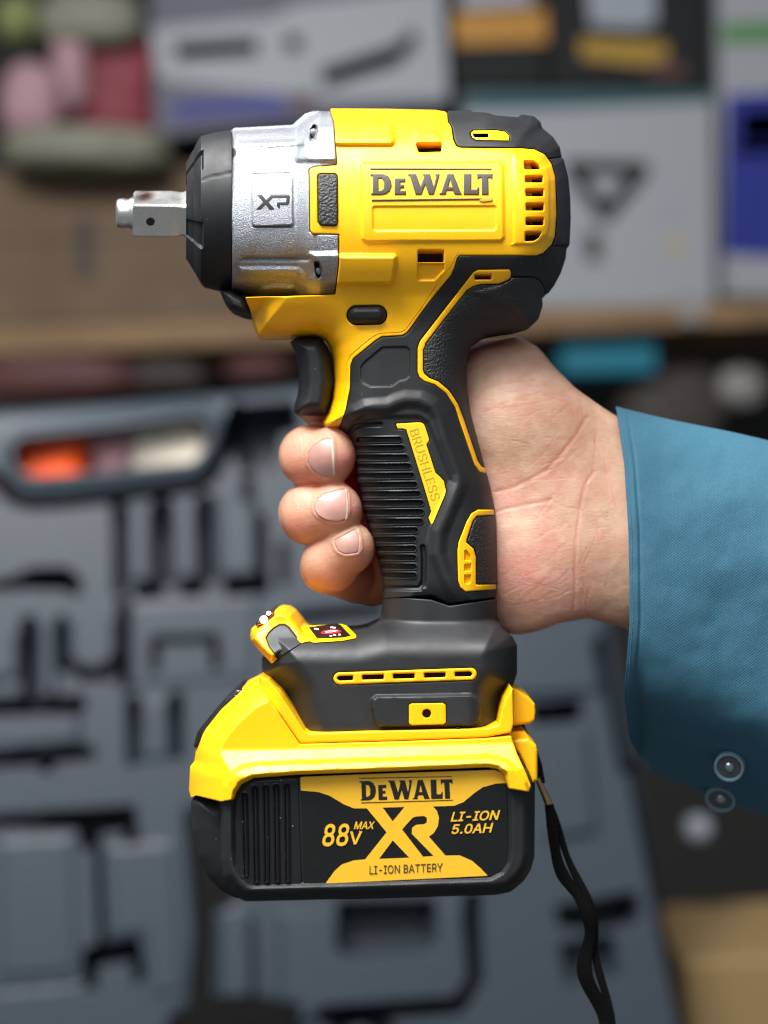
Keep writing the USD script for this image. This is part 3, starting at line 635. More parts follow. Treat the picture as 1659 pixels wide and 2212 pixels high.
COV = P(C(4, (338, 405), (270, 440), (180, 522), (102, 620), (76, 700), (70, 745), (52, 770), (47, 870), (55, 902), (78, 892), (180, 917), (236, 908), (246, 878), (270, 842), (320, 817), (520, 802), (800, 792), (1300, 772), (1345, 778), (1376, 802), (1393, 862),
            (1480, 876), (1489, 850), (1470, 800), (1432, 720), (1405, 640), (1300, 650), (900, 664), (514, 674), (350, 436)), r=2)
band = P(C(4, (176, 940), (188, 850), (215, 795), (265, 762), (330, 748), (700, 735), (1310, 718), (1385, 735), (1440, 780), (1475, 830), (1495, 900), (1395, 900), (1376, 802), (1345, 778), (1300, 772), (800, 792), (520, 802), (320, 817), (270, 842), (246, 878), (234, 940)), r=2)
shapely.prepare(COV)
topline = LineString(C(4, (52, 900), (70, 745), (76, 700), (102, 620), (180, 522), (270, 440), (338, 405), (350, 436), (514, 674), (900, 664), (1405, 640)))
outer = Polygon(C(4, (47, 1400), (47, 900), (52, 770), (70, 745), (76, 700), (102, 620), (180, 522), (270, 440), (338, 405), (700, 250), (2400, 250), (2400, 1400))).buffer(-75).buffer(75).exterior
def H_cov(p):
    q = shapely.points(p)
    a = dome_profile(np.where(shapely.contains_xy(Polygon(outer), p[:, 0], p[:, 1]), shapely.distance(q, outer), 0) + 6, 120, 250, 2.0)
    y = p[:, 1]; yl = np.interp(p[:, 0], *C(4, (330, 700), (1410, 670)).T)
    slope = np.clip((y - yl) / 55, 0, 1)
    h = np.minimum(a, 210 + 38 * slope)
    return apply_relief(p, h, [(band, 14, 9)])
cov = part(bat, 'battery_cover', solid(COV, H_cov, edge_r=3, grid=4.5, feats=[(band, 9)]), M['yellow'], label='yellow battery cover arching over the black pack')
rb_ = P(C(4, (1400, 655), (1480, 648), (1512, 680), (1517, 700), (1517, 828), (1490, 842), (1475, 800), (1440, 720)), r=2)
part(bat, 'rear_shoulder', solid(rb_, lambda p: np.full(len(p), 176.0), edge_r=9, grid=5), M['yellow'])
relb = P(C(4, (70, 692), (88, 625), (140, 560), (200, 490), (250, 446), (280, 450), (292, 490), (235, 552), (150, 640)), r=3)
part(bat, 'release_button', solid(relb.buffer(3), lambda p: np.full(len(p), 96.0), edge_r=10, grid=5), M['gloss'])

# battery label
lab = P(C(4, (516, 812), (800, 800), (1335, 782), (1372, 796), (1386, 830), (1392, 1000), (1394, 1170), (1375, 1205), (1330, 1236), (800, 1256), (529, 1264)), r=3)
H_lab = lambda p: np.full(len(p), 229.0)
lb = part(bat, 'label', solid(lab, H_lab, edge_r=0.8, thick=3, grid=12, lift=2.4), M['label_black'])
ytop = Polygon(C(4, (516, 812), (800, 800), (1335, 782), (1372, 796), (1386, 830), (1384, 838), (1340, 841), (1285, 856), (1250, 880), (1205, 918), (1165, 934), (1080, 937), (795, 945), (742, 945), (700, 928), (640, 892), (592, 876), (518, 870)))
ybot = Polygon(C(4, (622, 1262), (660, 1210), (690, 1182), (740, 1165), (790, 1160), (1130, 1144), (1188, 1143), (1240, 1166), (1275, 1196), (1306, 1229)))
XR = Polygon(C(4, (795, 943), (1072, 934), (1092, 955), (1101, 985), (1096, 1020), (1078, 1050), (1058, 1064), (1130, 1146), (788, 1162), (880, 1046)))
cuts = [Polygon(C(4, (864, 942), (956, 939), (906, 1000))), Polygon(C(4, (848, 1158), (906, 1080), (976, 1153))),
        Polygon(C(4, (945, 1034), (990, 984), (1005, 979), (1038, 977), (1050, 985), (1050, 1004), (1038, 1012), (1005, 1014), (988, 1026), (986, 1052), (1078, 1146), (1034, 1149)))]
yl_ = unary_union([ytop, ybot, XR]).difference(unary_union(cuts)).intersection(lab.buffer(-0.3))
for g in big(yl_, 30): part(bat, 'label_print', solid(g, H_lab, edge_r=0, thick=1.2, grid=14, lift=3.2), M['label_yellow'])
src = np.array([[313, 460], [1040, 460], [313, 582]], float)
dst = C(4, (765, 830), (1158, 822), (768, 912))
A = np.linalg.solve(np.column_stack([src, np.ones(3)]), dst)
def tfl(q):
    q = np.array(q, float); y = q[:, 1].copy()
    q[:, 1] = np.where(y < 445, 446 + (y - 425) * 0.8 - 6, np.where(y > 600, 594 + (y - 611) * 0.6, y))
    return np.column_stack([q, np.ones(len(q))]) @ A
logo(bat, tfl, H_lab, M['print_dark'], 4.2)
def lt(text, x, y, w, cap, slant, dy, m, bold=True):
    """label text: x, y baseline start, w width, cap height in plan 4 units; dy: drop over the width"""
    k = 0.9343 / 1.82278
    ex = np.array([1.0, dy / w]); ey = np.array([slant * cap * k, -cap * k])
    text_part(bat, 'label_text', text, C(4, (x, y))[0], ex, ey, H_lab, m, lift=4.4, bold=bold, width=w * k)
lt('88', 606, 1102, 108, 88, 0.16, -2, M['label_yellow'])
lt('V', 722, 1096, 50, 52, 0.10, -1, M['label_yellow'])
lt('MAX', 742, 1032, 82, 30, 0.25, -1, M['label_yellow'])
lt('LI-ION', 1150, 1000, 198, 38, 0.28, -8, M['label_yellow'])
lt('5.0AH', 1152, 1052, 168, 38, 0.25, -6, M['label_yellow'])
lt('LI-ION BATTERY', 808, 1222, 308, 34, 0.0, -12, M['print_black'], bold=False)
# ------------------------------------------------------------------ hand: implicit surface
def march(F, o, step):
    """marching tetrahedra over the grid F (inside < 0)"""
    nx, ny, nz = F.shape
    idx = np.arange(F.size).reshape(F.shape)
    c = np.array([[0, 0, 0], [1, 0, 0], [0, 1, 0], [1, 1, 0], [0, 0, 1], [1, 0, 1], [0, 1, 1], [1, 1, 1]])
    corner = np.stack([idx[a:nx - 1 + a, b:ny - 1 + b, d_:nz - 1 + d_].ravel() for a, b, d_ in c], 1)
    Ff = F.ravel()
    sgn = Ff[corner] < 0
    corner = corner[sgn.any(1) & ~sgn.all(1)]
    tets = [(0, 1, 3, 7), (0, 3, 2, 7), (0, 2, 6, 7), (0, 6, 4, 7), (0, 4, 5, 7), (0, 5, 1, 7)]
    T = np.vstack([corner[:, t] for t in tets])
    s = Ff[T] < 0
    code = s @ np.array([1, 2, 4, 8])
    tri = []
    for k in range(1, 15):
        q = T[code == k]
        if not len(q): continue
        ins = [i for i in range(4) if k >> i & 1]; out = [i for i in range(4) if not k >> i & 1]
        E = lambda a, b: np.stack([q[:, a], q[:, b]], 1)
        if len(ins) == 1: tri.append(np.stack([E(ins[0], o_) for o_ in out], 1))
        elif len(ins) == 3: tri.append(np.stack([E(i_, out[0]) for i_ in ins], 1))
        else:
            a, b = ins; c_, d_ = out
            tri.append(np.stack([E(a, c_), E(a, d_), E(b, d_)], 1)); tri.append(np.stack([E(a, c_), E(b, d_), E(b, c_)], 1))
    tri = np.vstack(tri)
    e = np.sort(tri.reshape(-1, 2), 1)
    u, inv = np.unique(e, axis=0, return_inverse=True)
    g = np.stack(np.unravel_index(np.arange(F.size), F.shape), 1)
    f0, f1 = Ff[u[:, 0]], Ff[u[:, 1]]
    t = (f0 / (f0 - f1))[:, None]
    v = (g[u[:, 0]] * (1 - t) + g[u[:, 1]] * t) * step + o
    f = inv.reshape(-1, 3)
    f = f[(f[:, 0] != f[:, 1]) & (f[:, 1] != f[:, 2]) & (f[:, 0] != f[:, 2])]
    # orient outward with the field's gradient
    G = np.stack(np.gradient(F), -1)
    cen = (v[f].mean(1) - o) / step
    gi = np.clip(np.round(cen).astype(int), 0, np.array(F.shape) - 1)
    gr = G[gi[:, 0], gi[:, 1], gi[:, 2]]
    nn = np.cross(v[f[:, 1]] - v[f[:, 0]], v[f[:, 2]] - v[f[:, 0]])
    flip = (nn * gr).sum(1) < 0
    f[flip] = f[flip][:, ::-1]
    return v, f
lo, hi, st = np.array([585., 690., -330.]), np.array([1480., 1425., 130.]), 5.0
ax_ = [np.arange(lo[k], hi[k] + st, st) for k in range(3)]
X, Y, Zh = np.meshgrid(*ax_, indexing='ij')
PP = np.stack([X, Y, Zh], -1)
def cone(a, b, ra, rb):
    a, b = np.array(a, float), np.array(b, float)
    ab = b - a
    t = np.clip(((PP - a) @ ab) / (ab @ ab), 0, 1)
    return np.linalg.norm(PP - a - t[..., None] * ab, axis=-1) - (ra + (rb - ra) * t)
def ell(c, r, rot=0.0):
    q = PP - np.array(c, float)
    cr, sr = math.cos(rot), math.sin(rot)
    x, y = q[..., 0] * cr + q[..., 1] * sr, -q[..., 0] * sr + q[..., 1] * cr
    k = np.sqrt((x / r[0]) ** 2 + (y / r[1]) ** 2 + (q[..., 2] / r[2]) ** 2)
    return (k - 1) * min(r)
def smin(a, b, k):
    h = np.clip(0.5 + 0.5 * (b - a) / k, 0, 1)
    return b * (1 - h) + a * h - k * h * (1 - h)
def chain(*j, k=6):
    d_ = None
    for (a, ra), (b, rb) in zip(j[:-1], j[1:]):
        c_ = cone(a, b, ra, rb)
        d_ = c_ if d_ is None else smin(d_, c_, k)
    return d_
f1 = chain(((935, 950, -205), 72), ((735, 968, -165), 68), ((669, 985, -60), 66), ((671, 986, 0), 65), ((712, 985, 34), 57))
f1 = smin(f1, ell((714, 985, 36), (51, 65, 46)), 8)
f2 = chain(((940, 1090, -205), 72), ((735, 1100, -165), 66), ((670, 1110, -60), 67), ((674, 1110, 0), 66), ((726, 1103, 36), 56))
f2 = smin(f2, ell((726, 1102, 38), (52, 64, 46), -0.15), 8)
f3 = chain(((930, 1225, -190), 66), ((770, 1245, -160), 60), ((712, 1224, -50), 63), ((714, 1216, 0), 62), ((756, 1182, 36), 52))
f3 = smin(f3, ell((756, 1180, 38), (49, 56, 42), -0.6), 8)
f4 = chain(((950, 810, -200), 66), ((760, 850, -180), 56), ((690, 876, -130), 46))
palm = smin(ell((1130, 900, -70), (165, 175, 120), 0.35), ell((1145, 1195, -62), (150, 180, 105), -0.25), 60)
palm = smin(palm, cone((1075, 830, -90), (1110, 800, -110), 92, 78), 40)
palm = smin(palm, ell((1180, 1060, -75), (150, 230, 92)), 50)
wrist = cone((1290, 1110, -80), (1520, 1190, -90), 1, 1)
def slab(a, b, hy, hz, r):
    a, b = np.array(a, float), np.array(b, float)
    ab = b - a; L_ = np.linalg.norm(ab[:2]); u = ab / np.linalg.norm(ab)
    t = np.clip(((PP - a) @ u) / np.linalg.norm(ab), 0, 1)
    q = PP - (a + t[..., None] * ab)
    n_ = np.array([-u[1], u[0], 0])
    yy, zz = q @ n_, q[..., 2]
    along = q @ u
    k = np.sqrt((yy / (hy[0] + (hy[1] - hy[0]) * t)) ** 2 + (zz / (hz[0] + (hz[1] - hz[0]) * t)) ** 2)
    return (k - 1) * (hz[0] + (hz[1] - hz[0]) * t) + np.abs(along)
wr = slab((1110, 1080, -82), (1475, 1150, -92), (205, 240), (58, 124), 0)
hand = smin(palm, wr, 70)
back = smin(cone((900, 960, -215), (1100, 960, -130), 80, 100), cone((905, 1190, -205), (1120, 1180, -120), 80, 95), 50)
back = smin(back, cone((870, 1235, -190), (800, 1258, -185), 66, 52), 40)
hand = smin(hand, back, 50)
for f_ in (f4, f1, f2, f3): hand = smin(hand, f_, 5 if f_ is not f4 else 20)
thumb = chain(((1080, 830, -150), 84), ((960, 720, -215), 66), ((860, 680, -240), 58))
hand = smin(hand, thumb, 40)
OUTL = Polygon(C(0, (540, 890), (1000, 745), (1040, 736), (1115, 722), (1160, 748), (1195, 790), (1240, 836), (1290, 872), (1338, 900), (1500, 950), (1500, 1420), (1400, 1392), (1345, 1368), (1310, 1351), (1268, 1337), (1210, 1346), (1160, 1366), (1120, 1378), (1060, 1374), (830, 1328), (760, 1311), (690, 1290), (540, 1290)))
pxy = np.stack([X[:, :, 0].ravel(), Y[:, :, 0].ravel()], 1)
od = -sdist(OUTL, pxy).reshape(X.shape[:2])[:, :, None] + 0 * hand
hand = -smin(-hand, -od, 26)
# the skin stops at the tool's surface
pxy = np.stack([X[:, :, 0].ravel(), Y[:, :, 0].ravel()], 1)
TOOLS = unary_union([BODY, FOOT])
hp = np.where(shapely.contains_xy(BODY, pxy[:, 0], pxy[:, 1]), H_base(pxy), np.where(shapely.contains_xy(FOOT, pxy[:, 0], pxy[:, 1]), H_foot(pxy), -1))
hp = hp.reshape(X.shape[:2])[:, :, None]
inside_tool = np.where(hp > 0, (hp - 3.0) - np.abs(Zh), -50)
dsil = sdist(TOOLS, pxy).reshape(X.shape[:2])[:, :, None]
inside_tool = np.minimum(inside_tool, dsil - 7.0)
hand = np.maximum(hand, np.minimum(inside_tool, 30))
for k_ in range(3):
    for e_ in (0, -1):
        hand[tuple(e_ if q_ == k_ else slice(None) for q_ in range(3))] = 5.0
hv, hf = march(hand, lo, st)
from scipy.sparse import coo_matrix
def smooth_mesh(v, f, n):
    e = np.vstack([f[:, [0, 1]], f[:, [1, 2]], f[:, [2, 0]]]); e = np.vstack([e, e[:, ::-1]])
    A_ = coo_matrix((np.ones(len(e)), (e[:, 0], e[:, 1])), shape=(len(v), len(v))).tocsr(); A_.data[:] = 1
    dg = np.asarray(A_.sum(1)).ravel()[:, None]
    for k_ in range(n):
        v = v + 0.50 * (A_ @ v / dg - v)
        v = v - 0.52 * (A_ @ v / dg - v)
    return v
hm = trimesh.Trimesh(hv, hf, process=True)
comps = hm.split(only_watertight=False)
hm = max(comps, key=lambda c_: len(c_.faces))
hm = trimesh.Trimesh(smooth_mesh(np.array(hm.vertices), np.array(hm.faces), 14), hm.faces, process=False).subdivide()
hm = trimesh.Trimesh(smooth_mesh(np.array(hm.vertices), np.array(hm.faces), 5), hm.faces, process=False)
hv, hf = np.array(hm.vertices), np.array(hm.faces)
vn = np.array(hm.vertex_normals)
crease = []   # (points, width, depth)
crease += [(C(5, (200, 1000), (300, 975), (400, 925), (480, 880), (560, 790), (640, 690), (690, 600)), 3.2, 5.0),
           (C(5, (205, 1105), (280, 1085), (400, 1060), (500, 1040)), 3.0, 4.5), (C(5, (500, 1040), (560, 1075), (640, 1090)), 2.0, 1.8),
           (C(5, (730, 890), (680, 960), (655, 1080), (635, 1250), (630, 1400), (628, 1560), (620, 1640)), 3.0, 3.6),
           (C(5, (700, 1540), (690, 1600), (700, 1660)), 2.2, 2.0), (C(5, (740, 700), (735, 790), (720, 890)), 2.2, 1.6),
           (C(5, (75, 380), (180, 330), (280, 300)), 2.0, 1.2), (C(5, (120, 450), (250, 420), (420, 400)), 1.8, 1.0), (C(5, (160, 560), (330, 540), (520, 500)), 1.8, 0.9),
           (C(5, (380, 870), (480, 780), (520, 700)), 1.8, 1.2), (C(5, (460, 900), (560, 850), (640, 770)), 1.8, 1.2), (C(5, (430, 1250), (480, 1210), (560, 1170)), 1.8, 1.1),
           (C(5, (470, 1380), (540, 1310), (590, 1270)), 1.8, 1.0), (C(5, (300, 980), (420, 935), (620, 925)), 1.8, 1.0),
           (C(3, (290, 560), (280, 640), (300, 720)), 2, .6), (C(3, (215, 850), (230, 900), (220, 960)), 1.8, 0.8)]
rng = np.random.default_rng(7)
for k_ in range(70):
    c_ = np.array([rng.uniform(1030, 1330), rng.uniform(780, 1340)])
    if not Polygon(C(5, (90, 330), (400, 330), (860, 720), (880, 1600), (240, 1600), (200, 1000))).contains(Point(c_)): continue
    th_ = rng.normal(-0.25 if c_[1] < 1010 else -0.45, 0.35) if c_[0] < 1230 else rng.normal(1.5, 0.35)
    L_ = rng.uniform(18, 60); bend = rng.normal(0, 0.12)
    d_ = np.array([math.cos(th_), math.sin(th_)]); nn_ = np.array([-d_[1], d_[0]])
    crease.append((np.array([c_ + d_ * t_ * L_ + nn_ * (t_ * t_ * L_ * bend) for t_ in np.linspace(-.5, .5, 6)]), 1.7, rng.uniform(0.7, 1.6)))
for x0_, y0_, y1_ in ((628, 940, 1025), (641, 935, 1030), (650, 935, 1000), (630, 1070, 1150), (643, 1066, 1160), (652, 1075, 1130), (690, 1190, 1255), (700, 1185, 1250)):
    crease.append((np.array([(x0_ + 5 * math.sin(t_ * 3.1), y0_ + (y1_ - y0_) * t_) for t_ in np.linspace(0, 1, 7)]), 1.6, 1.1))
front = np.clip(vn[:, 2] * 2.5, 0, 1)
red = np.zeros(len(hv))
for pts, w, dp in crease:
    ls = LineString(pts)
    m_ = 5 * w; a0, b0, a1, b1 = ls.bounds
    kk = np.nonzero((hv[:, 0] > a0 - m_) & (hv[:, 0] < a1 + m_) & (hv[:, 1] > b0 - m_) & (hv[:, 1] < b1 + m_) & (front > 0))[0]
    if not len(kk): continue
    dist = shapely.distance(shapely.points(hv[kk, :2]), ls)
    gss = np.exp(-(dist / (w * 1.5)) ** 2) * front[kk]
    hv[kk] -= vn[kk] * (gss * dp * 0.26)[:, None]
    red[kk] = np.maximum(red[kk], 0.6 * np.exp(-(dist / (w * 1.25)) ** 2) * front[kk] * min(0.25 + dp / 4, 1))  # creases reddened; the shade inside the grooves is painted in with it
hv += vn * ((meshkit.fbm(hv / 38.0, 3, 5) - 0.5) * 3.2)[:, None]
for c_, r_, a_ in (((748, 990), 26, .75), ((768, 1100), 24, .6), ((785, 1190), 24, .55), ((1120, 1235), 95, .6), ((1080, 1080), 60, .6), ((1200, 1180), 60, .35), ((1240, 1300), 60, .4), ((640, 985), 55, .35), ((640, 1120), 55, .35), ((690, 1240), 50, .35), ((1190, 1040), 50, .3)):
    red = np.maximum(red, a_ * np.exp(-(np.hypot(hv[:, 0] - c_[0], hv[:, 1] - c_[1]) / r_) ** 2))
NAILS = ((C(3, (325, 885), (350, 845), (400, 805), (440, 792), (462, 800), (470, 870), (478, 960), (474, 1010), (455, 1024), (400, 1015), (350, 985), (325, 940)), C(3, (446, 795), (470, 800), (480, 900), (484, 1005), (468, 1026), (466, 960), (458, 860))),
                   (C(3, (358, 1190), (378, 1150), (420, 1122), (500, 1100), (540, 1095), (552, 1130), (556, 1230), (545, 1275), (500, 1290), (430, 1280), (385, 1255), (362, 1225)), C(3, (538, 1094), (552, 1100), (562, 1190), (560, 1270), (540, 1284), (550, 1220), (548, 1130))),
                   (C(3, (475, 1415), (485, 1395), (540, 1365), (600, 1335), (615, 1340), (628, 1400), (630, 1450), (612, 1475), (540, 1482), (500, 1462)), C(3, (606, 1332), (622, 1338), (634, 1400), (634, 1460), (618, 1476), (626, 1420), (620, 1360))))
for nail, edge in NAILS:
    g = P(nail, r=4); shapely.prepare(g)
    k_ = np.nonzero(shapely.contains_xy(g.envelope.buffer(14), hv[:, 0], hv[:, 1]) & (vn[:, 2] > 0) & (hv[:, 2] > -45))[0]
    d_ = -sdist(g, hv[k_, :2])
    hv[k_] += vn[k_] * np.where(d_ > 0, 2.0 * np.exp(-((d_ - 3.5) / 4.0) ** 2), -1.2)[:, None]
    red[k_] = np.maximum(red[k_], 0.5 * np.exp(-(d_ / 4.0) ** 2))
red = np.clip(red + 0.9 * np.clip(meshkit.fbm(hv / 42.0, 3, 17) - 0.46, -0.1, 0.4) + 0.5 * np.clip(meshkit.fbm(hv / 9.0, 2, 27) - 0.5, -0.1, 0.3), 0, 1)
tan = sstep((900 - hv[:, 0]) / 120) * 0.9  # fingers tinted darker: dorsal skin tone, with their dimmer light painted in
person = thing('person', 'bare hand in a blue jacket sleeve gripping the yellow power tool by its handle', 'person', (0.06, 0.01, Z0 - 0.03))
skin_n = {'g': ('geometry', {}), 'a': ('attribute', {'attribute': 'redness_and_shade'}), 't': ('attribute', {'attribute': 'tan'}), 'mt': ('mix_color', {'b': (0.48, 0.245, 0.15)}), 'p': ('principled_bsdf', {'roughness': 0.46, 'subsurface_weight': 0.35, 'subsurface_scale': 0.004, 'subsurface_radius': (1.0, 0.35, 0.2), 'specular_ior_level': 0.45}),
          'n1': ('noise_texture', {'scale': 120.0, 'detail': 5.0, 'roughness': 0.6}), 'r1': ('rgb_ramp', {'ramp': [(0.3, (0.53, 0.295, 0.195)), (0.7, (0.66, 0.42, 0.295))]}),
          'mx': ('mix_color', {'b': (0.62, 0.20, 0.17)}), 'ma': ('math', {'math_type': 'multiply', 'value2': 0.75}),
          'mp': ('mapping', {'mapping_type': 'point', 'scale': (1.0, 1.0, 3.2), 'rotation': (0, 0.35, 0)}), 'n2': ('noise_texture', {'scale': 500.0, 'detail': 4.0, 'roughness': 0.7}), 'b2': ('bump', {'distance': 0.00017}),
          'v3': ('voronoi_texture', {'scale': 1500.0, 'feature': 'distance_to_edge'}), 'b3': ('bump', {'distance': 0.0001, 'strength': 0.8})}
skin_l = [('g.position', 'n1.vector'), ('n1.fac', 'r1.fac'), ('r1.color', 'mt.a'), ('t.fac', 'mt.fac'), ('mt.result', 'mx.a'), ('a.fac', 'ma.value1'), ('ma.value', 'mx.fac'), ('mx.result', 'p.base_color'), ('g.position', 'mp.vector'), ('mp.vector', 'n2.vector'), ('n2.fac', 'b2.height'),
          ('mp.vector', 'v3.vector'), ('v3.distance', 'b3.height'), ('b2.normal', 'b3.normal'), ('b3.normal', 'p.normal')]
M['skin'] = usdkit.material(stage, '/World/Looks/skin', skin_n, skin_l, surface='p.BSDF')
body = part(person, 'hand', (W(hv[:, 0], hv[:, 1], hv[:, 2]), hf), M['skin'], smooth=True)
_m = UsdGeom.Mesh(body)
_vw = np.array(_m.GetPointsAttr().Get()); _t = trimesh.Trimesh(_vw, hf, process=False)
if _t.volume < 0:
    _m.GetFaceVertexIndicesAttr().Set(Vt.IntArray.FromNumpy(hf[:, ::-1].astype(np.int32).ravel()))
    _m.GetNormalsAttr().Set(Vt.Vec3fArray.FromNumpy(-np.array(_m.GetNormalsAttr().Get())))
UsdGeom.PrimvarsAPI(_m).CreatePrimvar('redness_and_shade', Sdf.ValueTypeNames.FloatArray, 'vertex').Set(Vt.FloatArray.FromNumpy(red.astype(np.float32)))
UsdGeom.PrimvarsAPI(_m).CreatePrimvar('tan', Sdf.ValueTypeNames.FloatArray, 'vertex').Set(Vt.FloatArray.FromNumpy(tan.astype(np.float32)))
# finger nails laid on the skin
def skin_fit(g):
    q = g.buffer(5); k_ = (vn[:, 2] > 0.1) & (hv[:, 2] > -40) & shapely.contains_xy(q, hv[:, 0], hv[:, 1])
    c_ = np.array(g.centroid.coords[0]); u_ = lambda p: (p - c_) / 40.0
    B = lambda p: np.column_stack([np.ones(len(p)), u_(p), u_(p) ** 2, u_(p)[:, 0] * u_(p)[:, 1]])
    w_ = np.linalg.lstsq(B(hv[k_, :2]), hv[k_, 2], rcond=None)[0]
    k2 = k_ & shapely.contains_xy(g, hv[:, 0], hv[:, 1]); off = np.percentile(hv[k2, 2] - B(hv[k2, :2]) @ w_, 92)
    return lambda p: B(p) @ w_ + off
for nail, edge in NAILS:
    g = P(nail, r=4)
    fit = skin_fit(g)
    nl = part(body, 'finger_nail', solid(g, fit, edge_r=2.2, thick=6, grid=4, lift=1.3), M['nail'], smooth=True)
    part(nl, 'nail_edge', solid(P(edge, r=.6), fit, edge_r=1.2, thick=6, grid=4, lift=1.9), M['nail_tip'])

# sleeve
ns, na = 150, 220
U = np.linspace(0, 1, ns) ** 1.25
vv, uvs = [], []
fr_edge = lambda s_: np.interp(s_, [0, .15, .35, .6, .8, .93, 1.0], [0, 18, 28, 30, 18, 30, 52])     # leading edge bulge
for i, u in enumerate(U):
    for j in range(na):
        a = 2 * np.pi * j / na
        cz, sz = math.cos(a), math.sin(a)
        # section: local s (0 top .. 1 bottom) and front/back depth
        e = 2.3
        k = 1 / (abs(cz) ** e + abs(sz) ** e) ** (1 / e)
        cy_, dz = -cz * k, sz * k                # -1 top .. 1 bottom, depth -1 .. 1
        s_ = (cy_ + 1) / 2
        x = 1330 + fr_edge(s_) + u * 470
        xr_ = x - 1328
        top = 877 + xr_ * 0.228 + 6 * math.sin(xr_ / 60.0) * 0.3
        bot = 1660 + max(xr_ - 52, 0) * 0.385 - 22 * math.exp(-((xr_ - 52) / 18) ** 2)
        y = top + (bot - top) * s_
        depth = 175 + 20 * u
        h = -84 + depth * (dz * (1.0 if dz > 0 else 1.7))
        # the front face stays broad, then turns under; soft folds
        turn = 0.035 * math.log1p(math.exp((s_ - 0.77) / 0.035)) / 0.23
        h -= turn * 215
        fold = 9.0 * math.sin(xr_ / 75.0 - y / 210.0 + 1.0) * max(dz, 0) * min(u * 6, 1) + 5.0 * math.sin(y / 95.0 + xr_ / 140.0) * max(dz, 0) + 6 * math.exp(-((y - 1500 - xr_ * 0.35) / 45) ** 2) * max(dz, 0)
        flare = 10 * (1 - u) ** 6 + 3.0 * (1 - sstep((u * 470 - 20) / 6)) - 2.5 * math.exp(-((u * 470 - 23) / 3.5) ** 2)
        vv.append((x, y, h + fold + flare * dz)); uvs.append((x / 100.0, (y - 0.2 * xr_) / 100.0))
vv = np.array(vv); uvs = np.array(uvs)
vv[:, 2] += (meshkit.fbm(vv / 120.0, 3, 9) - 0.5) * 22
i, j = np.meshgrid(np.arange(ns - 1), np.arange(na), indexing='ij'); k = (j + 1) % na
q = np.stack([i * na + j, i * na + k, (i + 1) * na + k, (i + 1) * na + j], -1).reshape(-1, 4)
sf = np.vstack([q[:, [0, 1, 2]], q[:, [0, 2, 3]]])
cen = np.array([0, 0, 0]) + vv.reshape(ns, na, 3).mean(1, keepdims=True)
inn = (vv.reshape(ns, na, 3) - cen); inn = (cen + inn * (1 - 9 / np.linalg.norm(inn, axis=-1, keepdims=True))).reshape(-1, 3)
inn[:, 0] += 2
n0 = len(vv)
cap = []
for jj in range(na):
    kk = (jj + 1) % na
    cap += [(jj, n0 + jj, kk), (kk, n0 + jj, n0 + kk)]
    b = (ns - 1) * na
    cap += [(b + jj, b + kk, n0 + b + jj), (b + kk, n0 + b + kk, n0 + b + jj)]
allv = np.vstack([vv, inn]); allf = np.vstack([sf, sf[:, ::-1] + n0, np.array(cap)])
wv = W(allv[:, 0], allv[:, 1], allv[:, 2])
if trimesh.Trimesh(wv, allf, process=False).volume < 0: allf = allf[:, ::-1]
fab_n = {'uv': ('uvmap', {'attribute': 'st'}), 'w1': ('wave_texture', {'scale': 10.5, 'distortion': 0.6, 'detail': 1.0, 'bands_direction': 'diagonal'}), 'm2': ('mapping', {'mapping_type': 'point', 'rotation': (0, 0, 1.57)}),
         'w2': ('wave_texture', {'scale': 10.5, 'distortion': 0.6, 'detail': 1.0, 'bands_direction': 'diagonal'}), 'mu': ('math', {'math_type': 'multiply'}),
         'g': ('geometry', {}), 'n': ('noise_texture', {'scale': 900.0, 'detail': 3.0}), 'n2': ('noise_texture', {'scale': 45.0, 'detail': 4.0}),
         'rp': ('rgb_ramp', {'ramp': [(0.0, (0.017, 0.072, 0.115)), (0.6, (0.035, 0.112, 0.163)), (1.0, (0.058, 0.160, 0.222))]}), 'ad': ('math', {'math_type': 'multiply_add', 'value2': 0.55, 'value3': 0.05}), 'a2': ('math', {'math_type': 'multiply_add', 'value2': 0.45}),
         'b': ('bump', {'distance': 0.00012}), 'b2': ('bump', {'distance': 0.0012, 'strength': 0.5}), 'p': ('principled_bsdf', {'roughness': 0.75, 'specular_ior_level': 0.25, 'sheen_weight': 0.12, 'sheen_roughness': 0.4, 'sheen_tint': (0.6, 0.85, 1.0)})}
fab_l = [('uv.UV', 'w1.vector'), ('uv.UV', 'm2.vector'), ('m2.vector', 'w2.vector'), ('w1.fac', 'mu.value1'), ('w2.fac', 'mu.value2'), ('g.position', 'n.vector'), ('g.position', 'n2.vector'), ('mu.value', 'ad.value1'), ('n.fac', 'a2.value1'), ('ad.value', 'a2.value3'),
         ('a2.value', 'rp.fac'), ('rp.color', 'p.base_color'), ('n2.fac', 'b2.height'), ('a2.value', 'b.height'), ('b2.normal', 'b.normal'), ('b.normal', 'p.normal')]
M['fabric'] = usdkit.material(stage, '/World/Looks/blue_twill', fab_n, fab_l, surface='p.BSDF')
slv = part(person, 'sleeve', (wv, allf), M['fabric'], smooth=True, uv=np.vstack([uvs, uvs]), label='blue woven jacket sleeve with two snap buttons')
